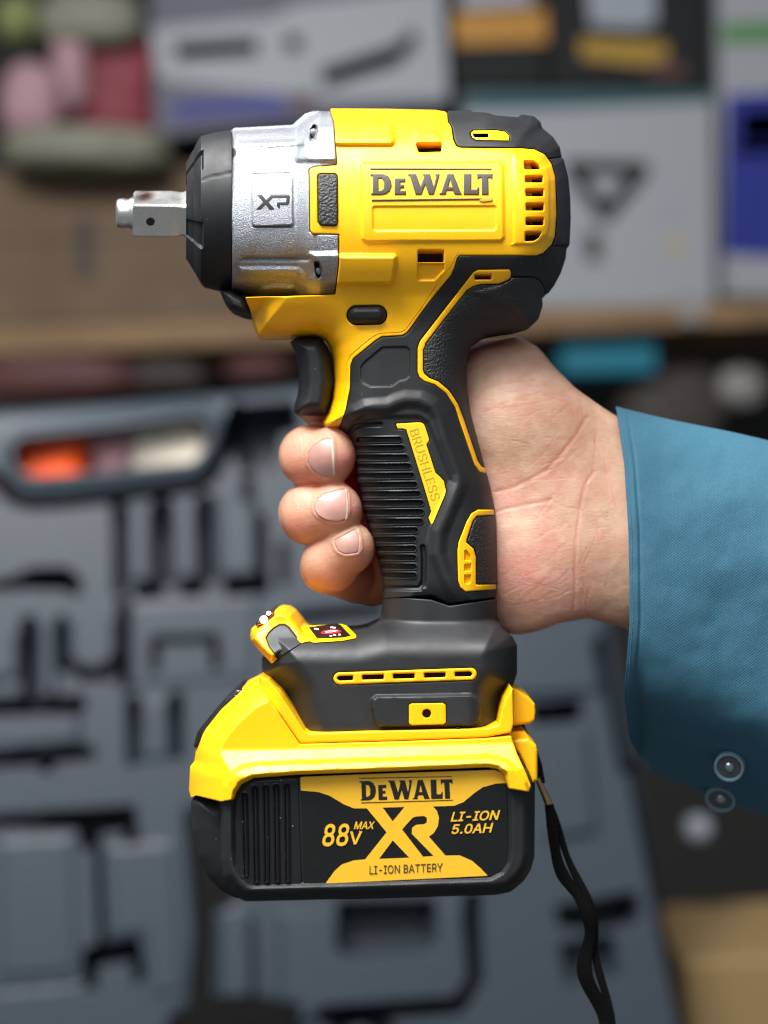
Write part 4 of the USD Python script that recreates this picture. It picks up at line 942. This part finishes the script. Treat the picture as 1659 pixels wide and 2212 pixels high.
# stitches along the hem
g3 = vv.reshape(ns, na, 3)
st_m = []
for jj in range(4, na // 2 - 6):
    a, b = g3[5, jj], g3[5, jj + 1]
    for t0_, t1_ in ((0.0, 0.62),):
        p_, q_ = a + (b - a) * t0_, a + (b - a) * t1_
        dirv = q_ - p_; Ln = np.linalg.norm(dirv)
        if Ln < 0.5: continue
        c_ = trimesh.creation.capsule(height=Ln, radius=0.9, count=[6, 6])
        m_ = trimesh.geometry.align_vectors([0, 0, 1], dirv / Ln)
        c_.apply_transform(m_); c_.apply_translation(p_ + [0, 0, 0.6])
        v_ = np.array(c_.vertices); st_m.append((W(v_[:, 0], v_[:, 1], v_[:, 2]), np.array(c_.faces)[:, ::-1]))
part(slv, 'hem_stitching', joined(st_m), M['thread'], smooth=True)
def surf_at(px, py):
    fr_ = g3[:, : na // 2].reshape(-1, 3)
    k_ = np.argmin(np.hypot(fr_[:, 0] - px, fr_[:, 1] - py)); i_, j_ = divmod(k_, na // 2)
    a = g3[min(i_ + 2, ns - 1), j_] - g3[max(i_ - 2, 0), j_]; b = g3[i_, min(j_ + 2, na - 1)] - g3[i_, max(j_ - 2, 0)]
    n_ = np.cross(a, b); n_ /= np.linalg.norm(n_)
    if n_[2] < 0: n_ = -n_
    return np.array([px, py, fr_[k_, 2]]), n_
def revolve(prof, n=40):
    m_ = trimesh.creation.revolve(np.array(prof, float), sections=n); return np.array(m_.vertices), np.array(m_.faces)
for (px, py, tilt) in ((1579, 1648, (-0.15, 0.35, 0.9)), (1560, 1716, (-0.2, 0.62, 0.75))):
    c_, n_ = surf_at(px, py)
    n_ = np.array(tilt) / np.linalg.norm(tilt); c_ = c_ + n_ * (14 if py < 1700 else 6)
    T_ = trimesh.geometry.align_vectors([0, 0, 1], n_)
    def put(prof):
        v_, f_ = revolve(prof); v_ = v_ @ T_[:3, :3].T + c_
        v_ = W(v_[:, 0], v_[:, 1], v_[:, 2]); return facing(v_, f_)
    sb = part(slv, 'snap_button', put([(0, -40), (30, -40), (33, -14), (34, 12), (32, 16), (28, 16), (26, 11), (0, 10)]), M['snap'], smooth=30)
    part(sb, 'snap_socket', put([(0, 10.4), (25.6, 11.4), (25, 12.6), (18, 12.2), (0, 12.0)]), M['snap_in'], smooth=30)
    part(sb, 'snap_post', put([(0, 12), (11, 12), (9, 15), (5, 18), (0, 18.5)]), M['screw_bright'], smooth=30)

# ------------------------------------------------------------------ wrist strap
def tube(pts, r, n=14, sub=10, flat=1.0):
    pts = np.array(pts, float)
    from scipy.interpolate import CubicSpline
    t = np.r_[0, np.cumsum(np.linalg.norm(np.diff(pts, axis=0), axis=1))]
    ts_ = np.linspace(0, t[-1], len(pts) * sub)
    c_ = CubicSpline(t, pts)(ts_); tg = np.gradient(c_, axis=0); tg /= np.linalg.norm(tg, axis=1, keepdims=True)
    rr = np.interp(ts_, t, np.broadcast_to(r, len(pts)))
    side = np.cross(tg, [0, 0, 1.0]); side /= np.linalg.norm(side, axis=1, keepdims=True); up = np.cross(side, tg)
    a = np.linspace(0, 2 * np.pi, n, endpoint=False)
    v = c_[:, None] + rr[:, None, None] * (np.cos(a)[:, None] * side[:, None] + flat * np.sin(a)[:, None] * up[:, None])
    m_ = len(c_); v = v.reshape(-1, 3); f = []
    for i_ in range(m_ - 1):
        j_ = np.arange(n); k_ = (j_ + 1) % n
        f += [np.stack([i_ * n + j_, i_ * n + k_, (i_ + 1) * n + j_], 1), np.stack([i_ * n + k_, (i_ + 1) * n + k_, (i_ + 1) * n + j_], 1)]
    f.append(np.stack([np.zeros(n - 2, int), np.arange(1, n - 1), np.arange(2, n)], 1)); f.append(np.stack([np.zeros(n - 2, int), np.arange(2, n), np.arange(1, n - 1)], 1) + (m_ - 1) * n)
    f = np.vstack(f); w_ = W(v[:, 0], v[:, 1], v[:, 2])
    return facing(w_, f)
strap = thing('wrist_strap', 'black braided wrist strap with brass clip hanging off the battery', 'strap', W(1185, 1740, -20))
part(strap, 'loop_cord', joined([tube([(1108, 1560, -30), (1125, 1580, -30), (1140, 1610, -30), (1158, 1650, -26), (1168, 1692, -20)], 9.5, flat=.5), tube([(1125, 1566, -45), (1142, 1600, -44), (1160, 1640, -36), (1166, 1690, -24)], 7, flat=.5)]), M['cord'])
part(strap, 'clip', tube([(1161, 1682, -18), (1172, 1706, -18), (1186, 1738, -18)], [6, 7, 8.5], flat=.5), M['brass'])
part(strap, 'webbing', tube([(1186, 1738, -20), (1192, 1780, -24), (1200, 1840, -28), (1216, 1890, -30), (1246, 1932, -26), (1268, 1975, -22), (1274, 2015, -30), (1266, 2060, -34), (1263, 2098, -28), (1284, 2150, -30), (1306, 2235, -30)], [10, 12, 11, 14, 10, 14, 11, 15, 17, 15, 14], flat=.32), M['cord'])
part(strap, 'webbing', tube([(1190, 1742, -34), (1206, 1790, -50), (1224, 1848, -56), (1248, 1900, -50), (1276, 1955, -40), (1284, 1995, -46), (1285, 2045, -52), (1294, 2100, -46), (1312, 2160, -40), (1322, 2235, -40)], [6, 8, 7, 9, 8, 9, 7, 9, 8, 8], flat=.4), M['cord'])

# ------------------------------------------------------------------ tool case behind
KX, KZ, YC, ZC = 0.10, 0.22, 0.80, -0.10
def wcase(px, py, h):
    px, py, h = np.broadcast_arrays(np.asarray(px, float), py, h)
    a, b = (px - CX) * S / D, (CY - py) * S / D
    t = (D + YC - KZ * ZC) / (1 - KX * a - KZ * b)
    n_ = np.array([KX, -1.0, KZ]); n_ /= np.linalg.norm(n_)
    return np.stack([a * t, -D + t, Z0 + b * t], -1) + n_ * (h * 0.0004)[..., None]
CASE = P(C(0, (-90, 890), (0, 884), (300, 864), (620, 836), (900, 812), (1160, 800), (1215, 830), (1245, 900), (1300, 1240), (1350, 1500), (1420, 1880), (1478, 2180), (1500, 2330), (-90, 2330)), r=10)
HOLE = P(C(0, (32, 975), (52, 955), (250, 932), (410, 906), (440, 912), (452, 938), (440, 975), (415, 1002), (250, 1018), (80, 1032), (48, 1022), (34, 1000)), r=12)
shapely.prepare(CASE)
def lin(w, *pts): return LineString(C(0, *pts)).buffer(w)
def pol(r, *pts): return P(C(0, *pts), r=r)
def l8(w, *pts): return LineString(C(8, *pts)).buffer(w)
def p8(r, *pts): return P(C(8, *pts), r=r)
KR = [(l8(11, (-90, 280), (0, 355), (45, 405), (110, 425), (210, 420), (675, 368), (730, 330), (768, 260), (790, 150), (812, 95)), -55, 14),
      (p8(8, (800, 95), (1015, 78), (1030, 170), (960, 185), (945, 300), (850, 325), (792, 240)), -60, 16), (p8(8, (835, 130), (880, 125), (882, 245), (842, 255)), 50, 12),
      (p8(6, (835, 290), (872, 285), (868, 425), (842, 430)), -45, 8),
      (p8(6, (392, 420), (428, 418), (430, 735), (398, 740)), -42, 14), (p8(6, (535, 412), (582, 408), (588, 700), (540, 705)), -42, 16), (p8(6, (690, 400), (728, 396), (740, 690), (694, 695)), -42, 14), (p8(5, (886, 470), (910, 466), (915, 690), (892, 694)), -48, 8),
      (p8(10, (438, 430), (525, 424), (530, 700), (444, 705)), 26, 26), (p8(10, (590, 420), (682, 412), (688, 690), (596, 698)), 26, 28), (p8(10, (745, 400), (885, 390), (890, 680), (752, 690)), 26, 34),
      (p8(5, (470, 716), (560, 708), (562, 742), (474, 750)), -50, 10), (p8(5, (624, 706), (702, 700), (705, 734), (628, 740)), -50, 10), (p8(5, (775, 696), (925, 684), (925, 730), (780, 740)), -45, 10), (p8(5, (960, 560), (985, 556), (990, 700), (965, 704)), -45, 8),
      (p8(8, (-130, 705), (0, 696), (60, 680), (110, 655), (230, 650), (278, 692), (272, 748), (230, 718), (80, 714), (0, 722), (-130, 728)), -55, 12), (p8(6, (118, 668), (200, 664), (205, 700), (115, 704)), 24, 10),
      (p8(8, (-60, 870), (70, 862), (74, 1030), (-60, 1040)), 24, 20), (p8(6, (80, 822), (122, 818), (126, 1110), (84, 1114)), -48, 14), (p8(8, (134, 830), (198, 824), (204, 1096), (138, 1102)), 24, 24), (p8(6, (202, 818), (228, 815), (232, 1000), (206, 1004)), -40, 10),
      (p8(14, (238, 820), (402, 808), (408, 930), (370, 1000), (280, 1004), (242, 960)), 26, 34), (l8(7, (245, 985), (290, 1018), (380, 1012), (415, 960)), -40, 10), (p8(6, (-60, 1045), (95, 1036), (92, 1095), (-60, 1104)), 18, 16),
      (p8(6, (-130, 1125), (0, 1116), (284, 1088), (292, 1140), (150, 1142), (0, 1150), (-130, 1156)), -62, 12),
      (p8(5, (412, 760), (444, 756), (448, 1060), (420, 1064)), -52, 12), (l8(6, (535, 992), (534, 898), (738, 888), (744, 985)), -42, 9), (p8(10, (452, 770), (890, 740), (880, 1030), (460, 1060)), 7, 16),
      (p8(10, (-60, 1170), (280, 1148), (284, 1250), (-60, 1285)), 20, 34), (p8(6, (-130, 1305), (60, 1290), (90, 1270), (120, 1285), (318, 1258), (326, 1296), (180, 1312), (178, 1345), (150, 1346), (145, 1318), (0, 1326), (-130, 1334)), -62, 10),
      (p8(6, (438, 1090), (478, 1086), (482, 1320), (444, 1325)), -36, 14), (p8(6, (590, 1080), (625, 1076), (628, 1300), (596, 1304)), -38, 14), (p8(8, (486, 1090), (584, 1082), (588, 1300), (492, 1310)), 12, 26),
      (p8(6, (-130, 1508), (0, 1498), (462, 1466), (472, 1584), (440, 1592), (432, 1540), (345, 1556), (322, 1604), (286, 1612), (276, 1540), (0, 1530), (-130, 1540)), -70, 12),
      (l8(5, (338, 1600), (345, 1750), (356, 1940)), -40, 8),
      (p8(6, (290, 1962), (340, 1940), (478, 1918), (496, 2062), (470, 2072), (460, 1992), (332, 2012), (326, 2092), (296, 2092)), -70, 12),
      (p8(14, (738, 1835), (872, 1826), (880, 2120), (746, 2130)), 75, 44),
      (p8(10, (0, 1580), (262, 1560), (270, 2030), (0, 2060)), 10, 20), (p8(10, (375, 1600), (600, 1580), (640, 2100), (520, 2120), (500, 1900), (380, 1920)), 10, 20), (l8(9, (-90, 2105), (240, 2075), (285, 2060)), -14, 12),
      (pol(16, (600, 1965), (1000, 1950), (1015, 2110), (985, 2160), (700, 2180), (640, 2230), (600, 2200)), 34, 14), (pol(12, (728, 1950), (940, 1945), (936, 2040), (915, 2055), (755, 2062), (728, 2050)), -48, 14),
      (lin(14, (1020, 1940), (1026, 2120), (990, 2175), (700, 2195)), -60, 14), (lin(16, (720, 2260), (730, 2220), (780, 2195), (830, 2220), (850, 2290)), -40, 14),
      (lin(10, (640, 1335), (820, 1318)), -60, 12), (pol(8, (1145, 1525), (1250, 1515), (1255, 1555), (1150, 1562)), -60, 12),
      (lin(10, (1295, 1390), (1330, 1560), (1350, 1660)), -60, 12), (pol(8, (1150, 1580), (1270, 1575), (1290, 1800), (1170, 1820)), 24, 26), (pol(8, (1200, 1960), (1370, 1930), (1380, 1990), (1290, 2010), (1210, 2000)), -60, 12),
      (pol(8, (1210, 2040), (1320, 2020), (1335, 2110), (1225, 2130)), -30, 12), (lin(9, (1365, 1660), (1440, 2040), (1480, 2230)), -50, 12), (pol(8, (1100, 1380), (1280, 1370), (1300, 1500), (1110, 1510)), 20, 26),
      ]
KR = [((q_.buffer(4), hh * 2.6, min(s_, 9)) if hh < -20 else (q_, hh * 0.55, min(s_, 12))) for q_, hh, s_ in KR]
for q_, *_ in KR: shapely.prepare(q_)
GAP_ = p8(12, (642, 1482), (800, 1450), (815, 1795), (735, 1832), (730, 2125), (890, 2128), (1030, 2145), (1030, 2290), (575, 2290), (592, 2185), (655, 2150), (675, 1900))
kc = wcase([700], [2300], [0])[0]
case = thing('tool_case', 'open grey moulded tool case standing behind the tool with empty recesses', 'tool case', kc)
def H_case(p):
    h = np.zeros(len(p)) + 12 * np.minimum(sdist(CASE, p) / 30, 1)
    h = apply_relief(p, h, KR)
    return h + 18 * np.exp(-(np.minimum(shapely.distance(shapely.points(p), HOLE.boundary), 60) / 22) ** 2)
part(case, 'case_tray', solid(CASE.difference(unary_union([HOLE, GAP_])), H_case, edge_r=14, thick=lambda p: 60 + 190 * sstep((shapely.distance(shapely.points(p), HOLE) - 45) / 30), grid=7, feats=[(q_, s) for q_, _, s in KR], wmap=wcase), M['case'], smooth=60)

# ------------------------------------------------------------------ goods on the shelf behind
def cm(name, color, rough=0.55, **k):
    M[name] = mat(name, color, rough, [(200, 0.0004, 3.0)], spec=0.25, **k); return M[name]
cm('cardboard', (0.124, 0.0837, 0.0527), 0.8, var=(9, (0.093, 0.062, 0.0403), 0.35, 0.7)); cm('shelf_wood', (0.2046, 0.124, 0.062), 0.6, var=(14, (0.1488, 0.0868, 0.0434), 0.3, 0.7)); cm('carton_white', (0.2232, 0.2356, 0.2542), 0.5); cm('carton_navy', (0.006, 0.008, 0.032), 0.4); cm('carton_black', (0.004, 0.0045, 0.005), 0.7)
cm('orange_print', (0.3224, 0.1488, 0.0186)); cm('gold_print', (0.2604, 0.155, 0.0186)); cm('grey_print', (0.2108, 0.2294, 0.2604)); cm('lilac_print', (0.155, 0.1612, 0.2294)); cm('teal_print', (0.0186, 0.062, 0.0713)); cm('blue_print', (0.010, 0.016, 0.17)); cm('green_print', (0.062, 0.1612, 0.0496))
cm('pink', (0.279, 0.1612, 0.186)); cm('crimson', (0.1488, 0.0155, 0.0248)); cm('cream', (0.1488, 0.1488, 0.1116)); cm('lime', (0.1364, 0.155, 0.0558)); cm('teal_plastic', (0.0093, 0.1364, 0.1984), 0.4); cm('orange_plastic', (0.93, 0.10, 0.010), 0.5); cm('beige', (0.2604, 0.2356, 0.1922)); cm('rosewood', (0.0744, 0.0279, 0.0279))
cm('wall_dark', (0.0217, 0.02046, 0.01984), 0.8); cm('table_wood', (0.2232, 0.1488, 0.0682), 0.6); cm('dusky', (0.0434, 0.03596, 0.03224), 0.7); cm('off_white', (0.1984, 0.186, 0.1798)); cm('floor_dark', (0.031, 0.02976, 0.0279), 0.8)
cm('rose_print', (0.55, 0.30, 0.33)); cm('pale_print', (0.68, 0.61, 0.50))
def carton(name, quad, y, depth, material, label, cat='box', prints=(), group=None):
    q_ = np.array(quad, float)
    f_ = at(q_[:, 0], q_[:, 1], y); b_ = f_ + [0, depth, 0]
    c_ = np.vstack([f_, b_]); mid = c_.mean(0)
    hull = []
    for ax in range(3):                      # chamfered corners
        s_ = np.ones(3); s_[ax] = 0
        hull.append(c_ + np.sign(mid - c_) * 0.004 * s_)
    m_ = trimesh.convex.convex_hull(np.vstack(hull))
    base = (f_.min(0) + f_.max(0)) / 2; base[2] = f_[:, 2].min()
    t_ = thing(name, label, cat, base, group=group)
    b = part(t_, 'carton', m_, material, smooth=20)
    for pname, pts, pm in prints:
        g = P(C(0, *pts), r=3) if not isinstance(pts, Polygon) else pts
        pts_, tr_ = tri2d(g, 30, 6)
        fv_ = at(pts_[:, 0], pts_[:, 1], y - 0.0015); bv_ = at(pts_[:, 0], pts_[:, 1], y + 0.002); n_ = len(pts_)
        e_ = boundary_edges(tr_)
        side = np.vstack([np.stack([e_[:, 1], e_[:, 0], e_[:, 0] + n_], 1), np.stack([e_[:, 1], e_[:, 0] + n_, e_[:, 1] + n_], 1)])
        part(t_, pname, facing(np.vstack([fv_, bv_]), np.vstack([tr_, tr_[:, ::-1] + n_, side])), pm, smooth=False)
    return t_
YB_ = 1.8
carton('cardboard_box', [(-120, 372), (545, 352), (560, 688), (-120, 712)], YB_ + 0.02, 0.3, M['cardboard'], 'plain brown cardboard box on the shelf at the left, behind the nose', prints=[('tape_seam', [(-110, 520), (540, 505), (540, 509), (-110, 524)], M['dusky']), ('printed_mark', [(165, 470), (200, 468), (200, 600), (165, 602)], M['dusky'])])
carton('tool_carton', [(318, -60), (955, -60), (972, 232), (330, 300)], YB_ + 0.03, 0.25, M['carton_navy'], 'white and navy tool carton above the silver nose', prints=[
    ('white_panel', [(322, 62), (590, 36), (640, 10), (955, -30), (968, 215), (690, 215), (345, 170), (335, 120)], M['carton_white']), ('printed_band', [(375, 92), (555, 82), (558, 118), (380, 130)], M['lilac_print']),
    ('printed_dot', [(615, 78), (650, 75), (652, 110), (618, 112)], M['grey_print']), ('printed_tool', [(690, 150), (860, 95), (890, 60), (905, 90), (860, 140), (700, 190)], M['grey_print']), ('blue_lettering', [(370, 222), (620, 205), (622, 240), (375, 255)], M['blue_print']), ('pink_mark', [(625, 205), (675, 200), (680, 235), (630, 240)], M['rosewood'])])
carton('black_carton', [(968, -60), (1176, -60), (1180, 190), (975, 192)], YB_ + 0.05, 0.22, M['carton_black'], 'black carton with a broad orange band, over the yellow housing', prints=[('orange_band', [(976, 28), (1180, 18), (1182, 92), (985, 98)], M['orange_print']), ('grey_panel', [(985, -50), (1150, -50), (1150, 10), (1000, 20)], M['grey_print'])])
carton('dark_carton', [(1180, -60), (1530, -60), (1534, 192), (1186, 192)], YB_ + 0.05, 0.22, M['carton_black'], 'black carton with grey panel and dull gold band, top right', prints=[('grey_panel', [(1265, -50), (1415, -50), (1418, 48), (1380, 62), (1275, 55)], M['grey_print']), ('gold_band', [(1252, 82), (1440, 92), (1442, 128), (1380, 140), (1255, 125)], M['gold_print']), ('brown_mark', [(1400, 135), (1480, 140), (1480, 165), (1400, 165)], M['rosewood'])])
ringp = P(C(0, (1222, 345), (1395, 348), (1405, 372), (1318, 478), (1296, 478), (1222, 372)), r=6).difference(P(C(0, (1262, 376), (1356, 378), (1308, 438)), r=6))
carton('white_carton', [(1000, 196), (1542, 196), (1548, 664), (1010, 668)], YB_ + 0.0, 0.26, M['carton_white'], 'large white carton printed with a black triangular handle, right of the tool', prints=[('teal_strip', [(1004, 198), (1540, 198), (1540, 218), (1180, 236), (1004, 240)], M['teal_print']), ('printed_handle', ringp, M['carton_black']),
    ('small_picture', [(1262, 500), (1298, 498), (1300, 565), (1264, 566)], M['dusky'] if 'dusky' in M else M['grey_print']), ('small_picture', [(1430, 420), (1462, 420), (1470, 470), (1432, 470)], M['grey_print']), ('small_picture', [(1440, 500), (1480, 500), (1480, 560), (1442, 560)], M['beige'])])
carton('blue_carton', [(1552, -60), (1760, -60), (1760, 640), (1560, 642)], YB_ + 0.04, 0.24, M['carton_white'], 'tall white and deep blue carton at the right edge of the shelf', prints=[('green_band', [(1560, 50), (1750, 40), (1750, 90), (1560, 95)], M['green_print']), ('blue_panel', [(1570, 205), (1750, 195), (1750, 560), (1562, 548)], M['blue_print']), ('red_line', [(1590, 310), (1750, 305), (1750, 330), (1590, 335)], M['crimson']), ('pale_panel', [(1600, 240), (1750, 235), (1750, 300), (1600, 305)], M['lilac_print'])])
def pouch(name, c, r, y, material, label, cat, seed, depth=0.03, pw=2.6):
    b = trimesh.creation.icosphere(4); v = np.array(b.vertices)
    k = 1 / (np.abs(v) ** pw).sum(1) ** (1 / pw); v = v * k[:, None]
    v *= (0.86 + 0.3 * meshkit.fbm(v * 1.8 + seed, 3, seed))[:, None]
    p_ = at(c[0] + v[:, 0] * r[0], c[1] - v[:, 2] * r[1], y); p_[:, 1] += v[:, 1] * depth
    return single(name, (p_, np.array(b.faces)), material, label, cat, smooth=True)
pouch('pink_pouch', (68, 218), (64, 78), YB_ - 0.02, M['pink'], 'pale pink packet among the goods at upper left', 'packet', 3)
pouch('red_pouch', (235, 200), (105, 120), YB_ + 0.06, M['crimson'], 'deep red packet behind the pale ones at upper left', 'packet', 5, 0.04, 4)
pouch('pink_pouch', (155, 155), (40, 90), YB_ + 0.01, M['pink'], 'narrow pink packet leaning on the red one', 'packet', 8)
pouch('white_pouch', (195, 40), (110, 60), YB_ + 0.0, M['cream'], 'cream packet hanging at the top of the picture', 'packet', 9)
pouch('lime_pouch', (40, 45), (46, 50), YB_ + 0.0, M['lime'], 'yellow green packet in the top left corner', 'packet', 12)
pouch('cream_bag', (190, 330), (180, 50), YB_ - 0.03, M['cream'], 'flat cream bag lying on top of the cardboard box', 'bag', 14, 0.06)
# shelf and under it
def slabmesh(q0, q1, y0, y1):
    c_ = np.vstack([at(*np.array(q0, float).T, y0), at(*np.array(q0, float).T, y0) + [0, y1 - y0, 0]]); return trimesh.convex.convex_hull(c_)
sh = single('shelf_board', slabmesh([(-150, 712), (1800, 645), (1800, 692), (-150, 770)], None, YB_ - 0.03, YB_ + 0.45), M['shelf_wood'], 'wooden shelf board carrying the cartons', 'shelf', smooth=20)
clip_ = at([1492], [668], YB_ - 0.034)[0]
single('price_clip', trimesh.creation.box((0.035, 0.006, 0.04), transform=trimesh.transformations.translation_matrix(clip_)), M['off_white'], 'small pale clip on the shelf edge below the white carton', 'clip')
carton('teal_box', [(1208, 724), (1418, 712), (1420, 806), (1212, 808)], YB_ + 0.02, 0.15, M['teal_plastic'], 'teal plastic box under the shelf beside the hand', 'box')
pouch('grey_bundle', (1450, 880), (110, 90), YB_ + 0.1, M['dusky'], 'dark brown bundle under the shelf above the sleeve', 'bundle', 21, 0.05)
pouch('white_bag', (1598, 838), (50, 42), YB_ + 0.08, M['off_white'], 'small off-white bag under the shelf at the far right', 'bag', 22)
pouch('red_bundle', (130, 820), (170, 52), YB_ - 0.1, M['rosewood'], 'dull red bundle under the shelf at the left', 'bundle', 23, 0.05)
pouch('pale_bundle', (360, 815), (90, 34), YB_ - 0.08, M['dusky'], 'greyish bundle under the shelf above the case handle', 'bundle', 24, 0.04)
pouch('rose_bundle', (560, 800), (70, 30), YB_ - 0.02, M['rosewood'], 'dusky pink bundle beside the trigger, under the shelf', 'bundle', 25, 0.04)
pouch('orange_bottle', (106, 990), (94, 84), 0.864, M['orange_plastic'], 'bright orange container seen through the case handle', 'container', 31, 0.04, 5)
pouch('rose_packet', (250, 972), (58, 76), 0.868, M['rose_print'], 'pinkish packet seen through the middle of the case handle', 'packet', 32)
pouch('beige_packet', (372, 958), (88, 76), 0.870, M['pale_print'], 'beige packet seen through the right of the case handle', 'packet', 33, 0.03, 5)
pouch('blurred_spot', (1508, 1790), (30, 30), 1.0, M['grey_print'], 'small grey ball added for a blurred stopper in the dark gap under the sleeve', 'highlight', 35, 0.018, 2.0)  # grey ball added in place of an out-of-focus bright spot
carton('tan_box', [(1478, 2078), (1800, 2060), (1850, 2480), (1520, 2480)], 0.9, 0.2, M['table_wood'], 'tan cardboard box in the bottom right corner', 'box')
# setting
def sheet(name, x0, x1, y0, y1, z0, z1, material, label):
    b = trimesh.creation.box((x1 - x0, y1 - y0, z1 - z0)); b.apply_translation(((x0 + x1) / 2, (y0 + y1) / 2, (z0 + z1) / 2))
    single(name, b, material, label, kind='structure')
sheet('wall', -2.2, 2.2, 2.5, 2.57, 0, 2.9, M['wall_dark'], 'dark back wall of the shop')
sheet('floor', -2.2, 2.2, 0.2, 2.5, -0.05, 0, M['floor_dark'], 'dark shop floor')
